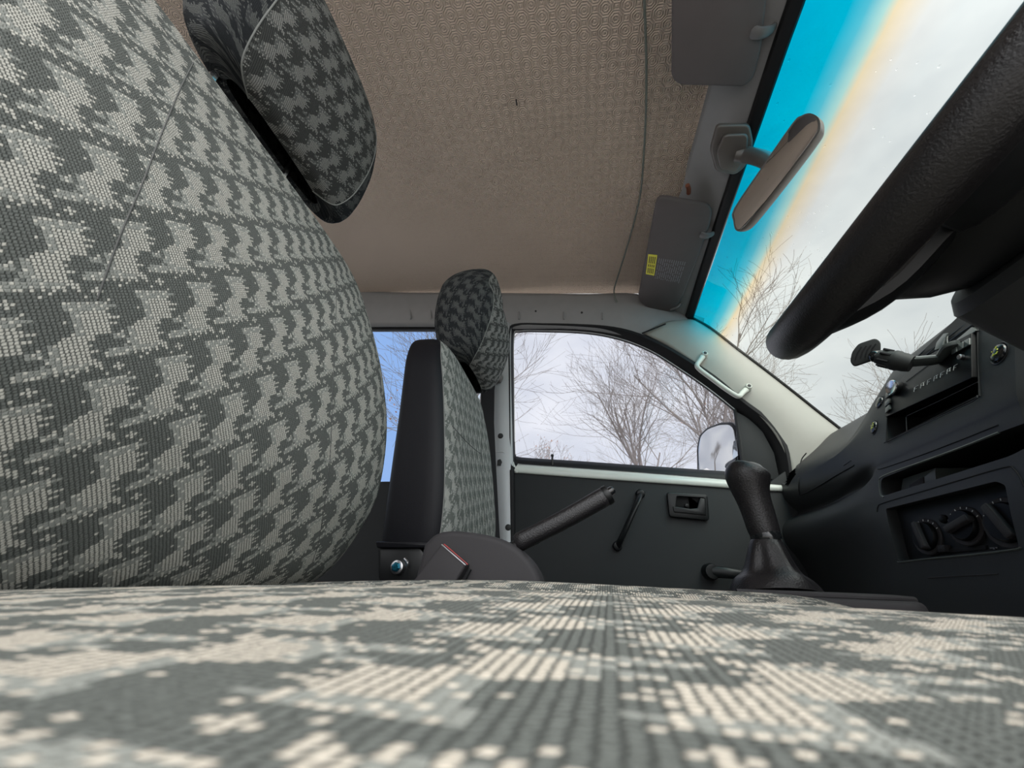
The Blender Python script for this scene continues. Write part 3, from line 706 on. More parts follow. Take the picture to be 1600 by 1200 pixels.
def seat(name, label, cat, yc, dx, fab, back, head, split, grp, hfab, hy):
    t = thing(name, label, cat, (-.10+dx, yc, -.46), grp)
    tab = smooth_tab(back, 5)            # z, halfwidth, xf, xb, hollow
    rows = [section(yc, r[1], r[2]+dx, r[3]+dx, r[0], -split, split, 36, 4.2, r[4]) for r in tab]
    bm = NB(); grid(bm, rows, uvs=arc_uvs(rows)); br = obj('backrest', bm, fab, parent=t)
    rows2 = [section(yc, r[1], r[2]+dx, r[3]+dx, r[0], split, 2*PI-split, 40, 4.2, r[4]) for r in tab]
    bm = NB(); grid(bm, rows2, cap=False); obj('backrest_shell', bm, 'vinyl', parent=t, label='black vinyl sides and back')
    for sgn in (-1, 1):
        bm = NB(); tube(bm, [r[0 if sgn < 0 else -1] for r in rows], .0012, 6); obj('piping', bm, 'piping', parent=br)
    # headrest
    th = smooth_tab(head, 5)             # z, halfwidth, xf, xb
    sp = R_(40)
    r1 = [section(yc+hy, r[1], r[2]+dx, r[3]+dx, r[0], -sp, sp, 24, 3.0) for r in th]
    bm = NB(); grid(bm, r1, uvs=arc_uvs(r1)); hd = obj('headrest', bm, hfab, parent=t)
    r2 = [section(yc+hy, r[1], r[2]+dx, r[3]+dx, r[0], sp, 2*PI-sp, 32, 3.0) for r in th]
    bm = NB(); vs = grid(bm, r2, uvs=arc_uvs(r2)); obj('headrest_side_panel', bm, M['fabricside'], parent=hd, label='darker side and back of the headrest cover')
    bm = NB(); prow = [r[0] for r in r1]; tube(bm, prow+list(reversed([r[-1] for r in r1])), .0010, 6, closed=False); obj('piping', bm, 'piping', parent=hd)
    for s in (-1, 1):
        bm = NB(); xm = (head[1][2]+head[1][3])/2+dx; tube(bm, [(xm-.03, yc+s*.06, .40), (xm, yc+s*.06, head[2][0]+.05)], .006, 10); obj('headrest_post', bm, 'chrome', parent=t)
    return t, br, rows
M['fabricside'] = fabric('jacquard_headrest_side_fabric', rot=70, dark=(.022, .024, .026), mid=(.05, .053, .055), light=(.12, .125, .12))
DB = [(-.035, .16, -.345, -.355, 0), (-.034, .190, -.325, -.37, 0), (-.025, .212, -.300, -.38, .0), (.0, .240, -.274, -.385, .003), (.05, .258, -.250, -.385, .006), (.10, .268, -.240, -.385, .008), (.18, .272, -.246, -.39, .010),
      (.26, .271, -.268, -.40, .010), (.33, .267, -.296, -.41, .008), (.385, .262, -.322, -.42, .006), (.42, .256, -.339, -.425, .004), (.445, .240, -.354, -.43, .0), (.460, .212, -.370, -.425, 0), (.467, .14, -.392, -.415, 0)]
DH = [(.492, .085, -.365, -.385), (.494, .118, -.352, -.395), (.505, .134, -.342, -.405), (.54, .146, -.326, -.425), (.60, .150, -.312, -.44), (.66, .148, -.312, -.45), (.71, .143, -.325, -.455), (.76, .130, -.352, -.46), (.80, .112, -.382, -.46), (.825, .085, -.402, -.455), (.832, .045, -.415, -.440)]
M['fabricc'] = fabric('jacquard_sunlit_cushion_fabric', rot=86, dark=(.098, .105, .098), light=(.57, .52, .44))  # same seat cloth, with the warm daylight put into its pale threads
ds, dbk, drows = seat('driver_seat', "driver's seat in patterned grey cloth, filling the left and bottom of the photo", 'seat', .265, 0, 'fabric', DB, DH, R_(86), 'front seats', 'fabrich', .030)
PB = [(-.10, .20, -.24, -.355, 0), (-.02, .222, -.200, -.358, .004), (.05, .236, -.186, -.360, .010), (.12, .240, -.184, -.362, .014), (.20, .240, -.193, -.364, .016),
      (.28, .238, -.206, -.366, .014), (.35, .234, -.220, -.370, .010), (.41, .226, -.236, -.374, .006), (.455, .206, -.250, -.376, .0), (.480, .172, -.270, -.374, 0), (.490, .12, -.295, -.362, 0)]
PBa = [(z, w, xf-.02, xb+.005, h) for z, w, xf, xb, h in PB]
PH = [(.470, .09, -.255, -.29), (.480, .122, -.234, -.320), (.51, .145, -.210, -.340), (.56, .157, -.190, -.356), (.61, .160, -.180, -.362), (.655, .156, -.184, -.360), (.69, .146, -.200, -.354), (.72, .130, -.205, -.335), (.748, .106, -.204, -.306), (.766, .078, -.208, -.282), (.774, .045, -.218, -.262)]
ps, pbk, prows = seat('passenger_seat', 'passenger seat with black vinyl side and pale patterned cloth front, beyond the handbrake', 'seat', .925, 0, 'fabricp', PBa, PH, R_(64), 'front seats', 'fabricph', .01)

# seams: traced lines laid onto the cover itself
from mathutils.bvhtree import BVHTree
def seam_on(rows, pxs, parent, r=.0006, m='seam'):
    b = NB(); grid(b, rows); T = BVHTree.FromBMesh(b); b.free(); pts = []
    for p in catmull([Vector((q[0], q[1], 0)) for q in pxs], 4):
        h = T.ray_cast(Vector((0, 0, 0)), ray(p.x, p.y).normalized())[0]
        if h is not None: pts.append(h)
    if len(pts) > 1:
        b = NB(); tube(b, pts, r, 6); obj('seam', b, m, parent=parent)
seam_on(drows, [(302, 98), (281, 140), (262, 185), (243, 232), (225, 280), (205, 327), (185, 375), (167, 425), (152, 468)], dbk)
seam_on(drows, [(521, 400), (525, 430), (525, 480), (523, 540), (520, 600), (518, 660), (515, 720), (508, 780), (499, 840), (488, 880)], dbk, .0005)
seam_on(prows, [(753, 632), (753, 680), (752, 710), (755, 760), (757, 820)], pbk, .0009)
seam_on(prows, [(706, 665), (722, 683), (738, 699), (751, 709)], pbk, .0009)

# driver's seat cushion
def cush(x, y):
    def g(a, c, s): return math.exp(-((a-c)/s)**2)
    z = -.0120-.0*x
    z += .0065*g(y, .20, .10)-.010*g(y, .33, .07)+.0085*g(y, .43, .055)
    z -= .012*max(0, (-.05-x)/.25)**1.4
    if x > .17: z -= 1.6*(x-.17)**1.9
    z -= .006*max(0, x)
    e = max(0, y-.455); z -= 6.0*e**1.5
    return z
rows = []
for i in range(101):
    x = -.36+.64*i/100; row = []
    for j in range(121):
        y = -.10+.60*j/120; row.append(Vector((x, y, cush(x, y))))
    row.append(Vector((x, .505, cush(x, .50)-.03))); row.append(Vector((x, .505, -.16)))
    rows.append(row)
fr = [Vector((.283, p.y, min(p.z-.02, -.05))) for p in rows[-1]]; fr2 = [Vector((.275, p.y, -.16)) for p in rows[-1]]
rows += [fr, fr2]
rows = list(reversed(rows))
bm = NB(); grid(bm, rows, uvs=[[(p.y*1.0, -p.x) for p in r] for r in rows]); cu = obj('seat_cushion', bm, 'fabricc', parent=ds)
bm = NB(); box(bm, -.36, .20, -.08, .49, -.46, -.165, .01); obj('seat_base', bm, 'console', parent=ds)
# passenger cushion (hidden below the line of sight, still part of the seat)
bm = NB(); box(bm, -.26, .24, .70, 1.15, -.17, -.045, .03, 4); obj('seat_cushion', bm, 'fabricp', parent=ps)
bm = NB(); box(bm, -.30, .18, .72, 1.13, -.46, -.175, .01); obj('seat_base', bm, 'console', parent=ps)
# hinge bolt and shroud of the passenger seat
bm = NB(); prism(bm, roundpoly([U(590, 852, y=.675), U(655, 852, y=.675), U(665, 870, y=.675), U(655, 930, y=.675), U(600, 940, y=.675), U(590, 900, y=.675)], .01), (0, .02, 0), .004); hg = obj('hinge_cover', bm, 'black', parent=ps)
bm = NB(); prism(bm, roundpoly([U(586, 846, y=.668), U(700, 846, y=.668), U(700, 856, y=.668), U(588, 856, y=.668)], .003), (0, .03, 0), .003); obj('cover_hem', bm, 'vinyl', parent=ps)
bm = NB(); c = U(620.5, 886, y=.665); lathe(bm, [(-.01, .011), (0, .011), (.002, .010), (.003, .0075)], c, (0, -1, 0), 20); ww = obj('washer', bm, 'satin', parent=ps)
bm = NB(); lathe(bm, [(.0, .0078), (.006, .0072), (.008, .005), (.0082, .002)], c, (0, -1, 0), 6); obj('hinge_bolt', bm, 'blueplate', parent=ps, label='blue-plated hinge bolt')
bm = NB(); tube(bm, [U(632, 873, y=.662), U(637, 879, y=.66), U(636, 886, y=.662)], .0022, 8, smoothk=3); obj('spring_end', bm, 'satin', parent=ps)

# ================================================================ CENTRE: console cover, buckle, handbrake, gear lever
yc0 = .56
cc_ = thing('handbrake_cover', 'dark grey plastic cover the handbrake rises from, between the seats', 'console', U(740, 930, y=.60))
out = [(640, 935), (662, 850), (680, 834), (705, 829), (740, 832), (775, 839), (800, 850), (822, 869), (838, 892), (850, 925), (850, 1000), (640, 1000)]
bm = NB(); prism(bm, [U(p[0], p[1], y=yc0) for p in out[:1]]+catmull([U(p[0], p[1], y=yc0) for p in out[1:10]], 4)+[U(p[0], p[1], y=yc0) for p in out[10:]], (0, .075, 0), .008, 4)
obj('cover_shell', bm, 'console', parent=cc_)
bm = NB(); tube(bm, [U(812, 866, y=.655), U(830, 880, y=.655), U(846, 903, y=.655), U(856, 935, y=.655)], .004, 8, smoothk=4); obj('cover_edge', bm, 'black', parent=cc_)
hb = thing('handbrake_lever', 'black handbrake lever with a textured grip raised towards the door', 'handbrake', U(800, 870, y=.60))
p0 = U(790, 862, y=.60); p1 = U(812, 846, y=.60); p2 = U(948, 774, y=.60); p3 = U(956, 769, y=.60)
bm = NB(); tube(bm, [p0-(p1-p0)*1.5, p0, p1.lerp(p2, .2)+Vector((0, 0, -.006))], .009, 12); obj('lever_arm', bm, 'black', parent=hb)
bm = NB(); L0 = p1-(p2-p1)*.04
tube(bm, [L0.lerp(p2, k/14)+Vector((0, 0, -.002*math.sin(PI*k/14))) for k in range(15)], lambda t: (.0125+.001*t if t > .03 else .010) if t < .985 else .0105, 18, power=2.6, smoothk=2); obj('grip', bm, 'leather', parent=hb)
bm = NB(); lathe(bm, [(-.004, .0135), (0, .0142), (.004, .0135), (.005, .008)], p2, p3-p2, 20); obj('grip_end', bm, 'black', parent=hb)
bm = NB(); lathe(bm, [(.0, .0065), (.010, .0062), (.0125, .004), (.013, .001)], p2+Vector((0, 0, .002)), p3-p2, 14); obj('release_button', bm, 'gloss', parent=hb)
bk = thing('belt_buckle', 'black seat belt buckle with a red release edge in front of the handbrake cover', 'buckle', U(690, 915, y=.53))
yb = .53
A, B, C_, D_ = (690, 849), (729, 882), (690, 945), (640, 915)
bm = NB(); prism(bm, roundpoly([U(*q, y=yb) for q in (A, B, C_, D_)], .003), (0, .022, 0), .0025, 3); obj('buckle_body', bm, 'console', parent=bk)
bm = NB(); prism(bm, [U(*q, y=yb+.006) for q in ((694, 849.5), (731, 881.5), (730, 882.8), (692.5, 850.8))], (0, .003, 0), .0004); obj('release_button', bm, 'red', parent=bk, label='red release button')
bm = NB(); prism(bm, [U(*q, y=yb-.0006) for q in ((690, 850), (728, 882.5), (726.5, 884), (689, 852))], (0, .003, 0), .0003); obj('bright_edge', bm, 'satin', parent=bk)
bm = NB(); prism(bm, [U(*q, y=yb+.022) for q in ((700, 930), (727, 885), (735, 890), (712, 935))], (0, .01, 0), .001); obj('buckle_side', bm, 'matte', parent=bk)

gl = thing('gear_lever', 'black leather gear lever with its boot on the centre plinth', 'gear lever', U(1210, 925, y=.60))
YG = .60
rows = []
spec = [(1197, 838, 20), (1192, 825, 21.5), (1184, 800, 22.5), (1177, 780, 24), (1172, 765, 27), (1169, 752, 30.5), (1167.5, 742, 31.5), (1167, 733, 28), (1167.5, 727, 20), (1168, 724.5, 8)]
pk = FPX/.56
cpts = smooth_tab(spec, 4)
axp = [U(a, b, y=YG) for a, b, c in cpts]
rows = []
for (p, t, u, w), q in zip(frames(axp, up=(0, 1, 0)), cpts):
    r = q[2]/pk; rows.append([p+u*math.cos(2*PI*s/28)*r*.92+w*math.sin(2*PI*s/28)*r for s in range(28)])
bm = NB(); grid(bm, rows, closed_u=True, cap=True); obj('shift_knob', bm, 'leather', parent=gl)
bm = NB(); c = U(1168, 730, y=YG-.004); b = NB(); bmesh.ops.create_uvsphere(b, u_segments=20, v_segments=10, radius=1); b.transform(Matrix.Translation(U(1168, 737, y=YG)) @ Matrix.Diagonal((.021, .020, .0135, 1))); join(bm, b); obj('knob_cap', bm, 'gloss', parent=gl)
bm = NB(); ctr = U(1197, 840, y=YG); lathe(bm, [(-.006, .0175), (0, .0185), (.004, .0175)], ctr, axp[0]-axp[4], 24); obj('collar', bm, 'gloss', parent=gl)
# boot: pleated leather cone from the collar to an oval foot
top = U(1196, 842, y=YG); foot = U(1212, 924, y=YG)
rows = []
for k in range(17):
    t = k/16; row = []
    for s in range(40):
        a = 2*PI*s/40
        fold = 1+.10*math.sin(4*a+.8)*math.sin(PI*t)+.04*math.sin(9*a)*math.sin(PI*t)
        rx = (.0165+(.052-.0165)*t**1.35)*fold; ry = (.0165+(.045-.0165)*t**1.3)*fold
        c = top.lerp(foot, t)+Vector((0, 0, .004*math.sin(t*9)))
        row.append(c+Vector((rx*math.cos(a), ry*math.sin(a), -.003*t*math.cos(2*a))))
    rows.append(row)
bm = NB(); grid(bm, rows, closed_u=True, cap=True); obj('gear_boot', bm, 'leather', parent=gl)
pl = thing('gear_plinth', 'black plastic plinth plate around the gear boot', 'console', U(1240, 960, y=.60))
zt = foot.z+.001
bm = NB(); x0 = U(1095, 925, y=.60).x; x1 = U(1385, 940, y=.60).x; zt -= .004
pts = [Vector((x, y, zt)) for x, y in ((x0, .52), (x1-.02, .505), (x1+.01, .56), (x1+.01, .66), (x0+.03, .70), (x0-.005, .62))]
prism(bm, roundpoly(pts, .022, 5), (0, 0, -.022), .007, 3); obj('plinth_plate', bm, 'console', parent=pl)
bm = NB(); box(bm, x0+.02, x1-.01, .535, .655, -.46, zt-.023, .006); obj('plinth_box', bm, 'black', parent=pl)
bm = NB(); tube(bm, [Vector((x0+.02, .53, zt+.001)), Vector((x1-.06, .52, zt+.002)), Vector((x1-.012, .535, zt+.001))], .0035, 10, smoothk=4); obj('plinth_rim', bm, 'console', parent=pl)

# ================================================================ DASHBOARD
dsb = thing('dashboard', 'black moulded dashboard with a centre stack, across the front of the cab', 'dashboard', (.62, .6, -.46))
PAS = [(.97, .40), (.86, .437), (.79, .438), (.70, .369), (.63, .313), (.602, .283), (.592, .255), (.596, .228), (.612, .205), (.622, .190), (.606, .180), (.585, .168), (.570, .148), (.567, .125), (.575, .098), (.592, .070), (.606, .030), (.612, -.03), (.62, -.12), (.66, -.40)]
STK = [(.97, .40), (.80, .430), (.70, .437), (.655, .428), (.622, .392), (.600, .355), (.576, .305), (.556, .256), (.545, .228), (.541, .214), (.540, .206), (.536, .190), (.531, .165), (.526, .140), (.521, .115), (.517, .085), (.512, .040), (.503, -.02), (.500, -.10), (.54, -.40)]
STF = list(STK); STF[7:13] = [(.556, .256), (.549, .230), (.566, .214), (.574, .200), (.548, .190), (.531, .165)]
STK = list(STK)
DRV = [(.97, .40), (.86, .435), (.80, .440), (.72, .430), (.67, .400), (.64, .36), (.62, .31), (.60, .26), (.59, .23), (.585, .21), (.58, .20), (.575, .185), (.57, .165), (.57, .14), (.57, .115), (.57, .085), (.572, .04), (.58, -.02), (.60, -.10), (.66, -.40)]
stations = [(y, 0, 0) for y in (1.301, 1.24, 1.18, 1.12, 1.07, 1.03, 1.0, .97, .945, .92, .90, .88, .86, .84, .82, .80, .70, .58, .53, .50)]+[(.46, .0, .55), (.40, 0, .85), (.30, 0, 1), (.10, 0, 1), (-.12, 0, 1)]
def sst(t): t = max(0, min(1, t)); return t*t*(3-2*t)
rows = []
for y, a, b in stations:
    r = []
    for i_, (p, s, d_) in enumerate(zip(PAS, STK, DRV)):
        a = sst((.97-y)/.13) if i_ < 4 else (sst((1.03-y)/.20) if i_ < 6 else sst((1.20-y)/.38))
        if y > .5 and i_ in (8, 9, 10, 11): f_ = sst((.96-y)/.13); g_ = STF[i_]; s = (g_[0]+(s[0]-g_[0])*f_, g_[1]+(s[1]-g_[1])*f_)
        if b > 0: q = (s[0]+(d_[0]-s[0])*b, s[1]+(d_[1]-s[1])*b)
        else: q = (p[0]+(s[0]-p[0])*a, p[1]+(s[1]-p[1])*a)
        cant = .09*(y-.69)*(a if y > .5 else 0)
        r.append(Vector((q[0]+cant*(0 if b else 1), y, q[1])))
    rr = catmull(r, 4); rr += [Vector((1.02, y, -.40)), Vector((1.02, y, .38))]
    rows.append(rr)
bm = NB(); grid(bm, rows, closed_u=True, cap=True)
body = obj('dash_body', bm, 'dash', parent=dsb, auto=40)
def face_x(z, y, off=0.0):
    for a, b in zip(STK[3:], STK[4:]):
        if b[1] <= z <= a[1]: t = (z-a[1])/(b[1]-a[1]); return a[0]+(b[0]-a[0])*t+.09*(y-.69)+off
    return .5
def UF(px, py, off=0.0):                     # line of sight onto the centre stack face
    r = ray(px, py); t = .55/r.x
    for _ in range(40): t = .5*t+.5*face_x(r.z*t, r.y*t, off)/r.x
    return r*t
def pas_x(z):
    for a, b in zip(PAS[2:], PAS[3:9]):
        if b[1] <= z <= a[1]: return a[0]+(b[0]-a[0])*(z-a[1])/(b[1]-a[1])
    return .6
def UPS(px, py, off=0.0):
    r = ray(px, py); t = .65/r.x
    for _ in range(60): t = .6*t+.4*(pas_x(r.z*t)+off)/r.x
    return r*t
def cutter(pxs, off0, off1, rr, fn=UF):
    b = NB(); pts = roundpoly([fn(*p) for p in pxs], rr, 4); prism(b, [p+Vector((off0, 0, 0)) for p in pts], (off1-off0, 0, 0)); return b
from mathutils.bvhtree import BVHTree
_b = NB(); _b.from_mesh(body.data); _b.transform(Matrix.Translation(WO['dash_body'])); BODY = BVHTree.FromBMesh(_b); _b.free()
def UD(px, py, off=0.0):                     # line of sight onto the moulded dash
    h = BODY.ray_cast(Vector((0, 0, 0)), ray(px, py).normalized())[0]
    return h+Vector((off, 0, 0)) if h is not None else UF(px, py, off)
shelf = [(1378, 772), (1377, 752), (1386, 742), (1562, 677), (1640, 640), (1640, 640), (1640, 676), (1600, 688), (1572, 715), (1400, 777)]
shelf = [(1377, 776), (1376, 748), (1560, 676), (1660, 640), (1660, 668), (1580, 712)]
hvac = [(1384, 795), (1556, 752), (1571, 758), (1592, 856), (1403, 876)]
radio = [(1386, 690), (1389, 618), (1436, 562), (1529, 514), (1532, 618)]
vent = [(1419, 557), (1446, 545), (1520, 472), (1545, 498), (1525, 508), (1432, 562)]
cut(body, [cutter(radio, -.05, .10, .003, UD), cutter(shelf, -.05, .11, .012), cutter(hvac, -.05, .018, .004), cutter([(1224, 757), (1229, 735), (1247, 723), (1244, 741), (1232, 760)], -.03, .02, .003, UPS)])
def facepart(name, pxs, o0, o1, m, parent, rr=0.0, bev=.0008, label=None, fn=UD):
    b = NB(); pts = [fn(*p) for p in pxs]
    if rr: pts = roundpoly(pts, rr, 4)
    prism(b, [p+Vector((o0, 0, 0)) for p in pts], (o1-o0, 0, 0), bev); return obj(name, b, m, parent=parent, label=label)
def faceline(name, pxs, off, r, m, parent, fn=UD, k=4):
    b = NB(); tube(b, [fn(*p)+Vector((off, 0, 0)) for p in pxs], r, 6, smoothk=k); return obj(name, b, m, parent=parent)
# airbag cover outline, badge slot and side vent on the passenger side
faceline('panel_gap', [(1260, 708), (1252, 720), (1248.5, 748), (1249, 770), (1253, 773), (1275, 762), (1310, 741), (1335, 727)], -.0004, .0015, 'matte', body, UD)
facepart('badge_slot', [(1317, 726), (1330, 717), (1331, 719.5), (1318.5, 728)], -.0012, .002, 'black', body, 0, .0004, None, UD)
vt = facepart('side_vent', [(1226, 757), (1230, 737), (1246, 725), (1243, 741), (1232, 758)], .014, .018, 'matte', body, .002, .0004, 'small louvred side vent', UD)
for k in range(5):
    t = k/4; a = Vector((1245, 729)).lerp(Vector((1242, 743)), t); b_ = Vector((1231, 741)).lerp(Vector((1227, 757)), t)
    b = NB(); A_ = UD(a.x, a.y)+Vector((.004, 0, 0)); B_ = UD(b_.x, b_.y)+Vector((.004, 0, 0)); tube(b, [A_, B_], lambda t: (.0012, .006), 8, up=(0, 0, 1)); obj('louvre', b, 'black', parent=vt)
# glovebox line
b = NB(); tube(b, [U(1228, 862, x=.600), U(1262, 845, x=.598), U(1310, 832, x=.592), U(1336, 830, x=.585), U(1350, 842, x=.572), U(1364, 866, x=.560), U(1374, 900, x=.552)], .0022, 8, smoothk=5); obj('glovebox_lip', b, 'dash', parent=dsb)
faceline('shelf_groove', [(1372, 733), (1382, 731), (1440, 711), (1500, 688), (1560, 664)], -.0004, .0008, 'matte', body)
faceline('shelf_lip', [(1381, 777), (1376, 773), (1374, 755), (1380, 744), (1440, 722), (1500, 700), (1560, 676)], .0004, .0016, 'holdergrey', body)
faceline('panel_groove', [(1371, 800), (1372, 792), (1380, 786), (1440, 768), (1500, 750), (1570, 730), (1584, 733), (1594, 746), (1600, 760)], -.0002, .0010, 'matte', body)
# box inside the shelf
facepart('shelf_insert', [(1386, 776), (1390, 748), (1438, 731), (1440, 762)], .02, .09, 'holdergrey', dsb, .001, .001, 'grey insert inside the open shelf')
facepart('insert_recess', [(1402, 757), (1422, 745), (1424, 768), (1399, 775)], .018, .022, 'console', dsb, .001)
# heater panel
hvt = thing('heater_control_panel', 'black heater control panel with three round dials, recessed low in the centre stack', 'heater controls', UF(1490, 878))
hv = facepart('panel_plate', [(1384, 795), (1556, 752), (1571, 758), (1592, 856), (1403, 876)], .0165, .022, 'hvac', hvt, .004, .0008)
faceline('panel_bright_edge', [(1403, 877), (1407, 878.5), (1450, 873.5), (1520, 867), (1588, 858.5), (1594, 855)], -.0006, .0011, 'holdergrey', hvt)
def at(px, py, off): return UD(px, py)+Vector((off, 0, 0))
faxis = Vector((-.97, -.05, .20)).normalized()
def dial(px, py, rad, ang, big):
    c = UD(px, py, .012); 
    b = NB(); lathe(b, [(-.004, rad*1.28), (0, rad*1.28), (.001, rad*1.22), (.0005, rad*1.05)], c, faxis, 32); ring = obj('dial_ring', b, 'console', parent=hvt)
    b = NB(); lathe(b, [(0, rad), (.004, rad*.98), (.006, rad*.9), (.0065, rad*.2)], c, faxis, 32); kb = obj('dial', b, 'stereo', parent=hvt)
    u = Vector((0, -1, 0)); u = (u-faxis*u.dot(faxis)).normalized(); w = faxis.cross(u)
    dr = u*math.cos(ang)+w*math.sin(ang); pr_ = faxis.cross(dr)
    b = NB(); prism(b, roundpoly([c+dr*rad*.98+pr_*rad*.22, c-dr*rad*.98+pr_*rad*.22, c-dr*rad*.98-pr_*rad*.22, c+dr*rad*.98-pr_*rad*.22], rad*.15), faxis*.013, .0018, 2); obj('dial_grip', b, 'console', parent=kb)
    return c, u, w, ring
for (px, py, rad, ang) in ((1434, 838, .0215, 1.9), (1492, 821, .0210, .35), (1556, 816, .0245, 2.1)):
    c, u, w, ring = dial(px, py, rad, ang, False)
    b = NB()
    for k in range(7):
        a = R_(25+k*22); dr = u*math.cos(a)+w*math.sin(a); pr_ = faxis.cross(dr); q = c+dr*rad*1.14+faxis*.0010
        prism(b, [q-dr*.0013-pr_*.0006, q+dr*.0013-pr_*.0006, q+dr*.0013+pr_*.0006, q-dr*.0013+pr_*.0006], faxis*.0003)
    obj('dial_marks', b, 'white', parent=ring, smooth=False)
b = NB(); lathe(b, [(0, .0065), (.003, .0062), (.0045, .004), (.0046, .001)], UD(1459, 811, .014), faxis, 20); obj('push_button', b, 'stereo', parent=hvt)
facepart('slider_track', [(1452, 857), (1520, 851), (1520, 858), (1453, 864)], .0145, .017, 'matte', hvt, .001, .0003)
facepart('slider_knob', [(1454, 852), (1465, 851), (1466, 862), (1456, 863)], .008, .017, 'console', hvt, .001)
b = NB(); q = UD(1531, 856, .0155); u = Vector((0, -1, 0)); 
for dy in (-.004, .0, .004): 
    box(b, q.x-.0006, q.x+.0002, q.y+dy-.0012, q.y+dy+.0012, q.z-.0012+abs(dy)*.2, q.z+.0012)
obj('car_symbol', b, 'greyprint', parent=hvt, smooth=False)
faceline('drawer_gap', [(1450, 903), (1500, 900), (1560, 897)], -.0003, .0008, 'console', body)
# radio
cs = thing('car_stereo', 'black car stereo with a round silver-edged volume knob in the centre stack', 'stereo', UD(1460, 680))
_b = NB(); tube(_b, [UD(p.x, p.y)+Vector((-.0006, 0, 0)) for p in [Vector((a_, b_)) for a_, b_ in radio]], .0016, 6, closed=True); obj('stereo_bezel', _b, 'matte', parent=cs)
facepart('stereo_face', [(1390, 652), (1391, 620), (1437, 566), (1526, 520), (1528, 590)], -.0075, .06, 'stereo', cs, .002, .001)
facepart('pocket', [(1389, 689), (1391, 655), (1528, 592), (1531, 617)], .050, .056, 'matte', cs, .001, .0003, 'empty pocket under the stereo')
faceline('pocket_edge', [(1418, 676), (1417, 652), (1418, 650), (1470, 626), (1529, 597)], -.001, .0007, 'console', cs, k=1)
faceline('bezel_edge', [(1385, 692), (1400, 685), (1460, 657), (1525, 627), (1532, 618)], -.0038, .0009, 'dash', cs, k=2)
kn = UD(1411, 607, -.0075)
b = NB(); lathe(b, [(0, .0138), (.010, .0134), (.012, .0122), (.0115, .0105)], kn, faxis, 28); vk = obj('volume_knob', b, 'stereo', parent=cs)
b = NB(); lathe(b, [(.0085, .0138), (.0118, .0142), (.0130, .0128), (.0122, .0112)], kn, faxis, 28); obj('knob_ring', b, 'chrome', parent=vk, label='chrome ring')
for i, q in enumerate([(1396, 608), (1395, 619), (1394, 632), (1395, 642)]):
    facepart('stereo_button', [(q[0]-2, q[1]-4), (q[0]+7-i, q[1]-10), (q[0]+8-i, q[1]-3), (q[0]-2, q[1]+4)], -.011, -.007, 'holdergrey', cs, .001)
for i in range(3):
    x = 1498+i*10; y = 543-i*5.5
    facepart('stereo_button', [(x, y), (x+9, y-4.5), (x+9.5, y+6), (x+.5, y+11)], -.0105, -.007, 'holdergrey', cs, .001)
b = NB(); lathe(b, [(0, .0042), (.004, .004), (.005, .003), (.0052, .001)], UD(1513, 558, -.0075), faxis, 18); obj('aux_socket', b, 'satin', parent=cs)
# digits and letters under the display: white printed strokes
b = NB()
def stroke(x0, y0, x1, y1, th=1.0):
    A_ = UD(x0, y0, -.0078); B_ = UD(x1, y1, -.0078); tube(b, [A_, B_], .00042*th, 5)
for i in range(7):
    x = 1436+i*10.5; y = 612-i*5.6
    stroke(x, y, x+1.2, y-7); stroke(x+1.2, y-7, x+6.5, y-10); stroke(x+.8, y-3.4, x+4, y-5.2); 
    if i % 2: stroke(x+5, y-9, x+5, y-4)
obj('printed_legend', b, 'white', parent=cs)
faceline('display_line', [(1423, 596), (1465, 565)], -.0080, .00045, 'greyprint', cs, k=1)
# centre vents above the stereo
cv = facepart('centre_vent', [(1434, 557), (1500, 493), (1540, 498), (1527, 507), (1470, 553), (1462, 562)], -.0015, .006, 'matte', dsb, .002, .0006, 'pair of louvred centre vents')
for q in ([(1437, 556), (1470, 526), (1503, 495)], [(1443, 560), (1456, 549), (1467, 539)], [(1452, 561), (1461, 553), (1468, 546)], [(1487, 519), (1498, 508), (1512, 497)], [(1485, 526), (1502, 513), (1522, 499)], [(1486, 533), (1505, 519), (1528, 503)], [(1484, 539), (1483, 528), (1488, 515), (1498, 503), (1508, 495)]):
    faceline('louvre', q, -.0025, .0010, 'holdergrey', cv)
facepart('vent_divider', [(1466, 547), (1469, 535), (1480, 521), (1487, 520), (1482, 529), (1478, 543)], -.006, -.001, 'holdergrey', cv, .002, .0008)
facepart('vent_frame', [(1470, 555), (1523, 511), (1531, 516), (1477, 561)], -.0045, .0, 'holdergrey', cv, .001, .0006, 'grey strip under the vents')
# oval switches
def oval(px, py, rx, ry, icon, name='rocker_switch'):
    c = UD(px, py); u = Vector((.09, 1, 0)).normalized(); nn = Vector((-.92, .08, .38)).normalized(); u = (u-nn*u.dot(nn)).normalized(); w = nn.cross(u)
    ring = lambda k, h: [c+u*rx*k*math.cos(2*PI*s/28)+w*ry*k*math.sin(2*PI*s/28)+nn*h for s in range(28)]
    b = NB(); grid(b, [ring(1.22, -.004), ring(1.22, .0006), ring(1.12, .0014), ring(1.03, .0004), ring(1.02, -.004)], closed_u=True, cap=True); r_ = obj(name, b, 'black', parent=dsb)
    b = NB(); grid(b, [ring(1, -.003), ring(1, .001), ring(.9, .003), ring(.6, .0042), ring(.2, .0046)], closed_u=True, cap=True); obj('switch_cap', b, 'gloss', parent=r_)
    if icon:
        b = NB()
        for k in range(7):
            a = k*.9+.3; q = c+u*rx*.48*math.cos(a)*(.4+.1*k)+w*ry*.5*math.sin(a)*(.4+.1*k)+nn*.0044
            tube(b, [q, q+u*.0022*math.cos(a*2)+w*.003*math.sin(a*2+1)], .0009, 6)
        obj('switch_symbol', b, 'yellowgreen', parent=r_, label='yellow-green symbol')
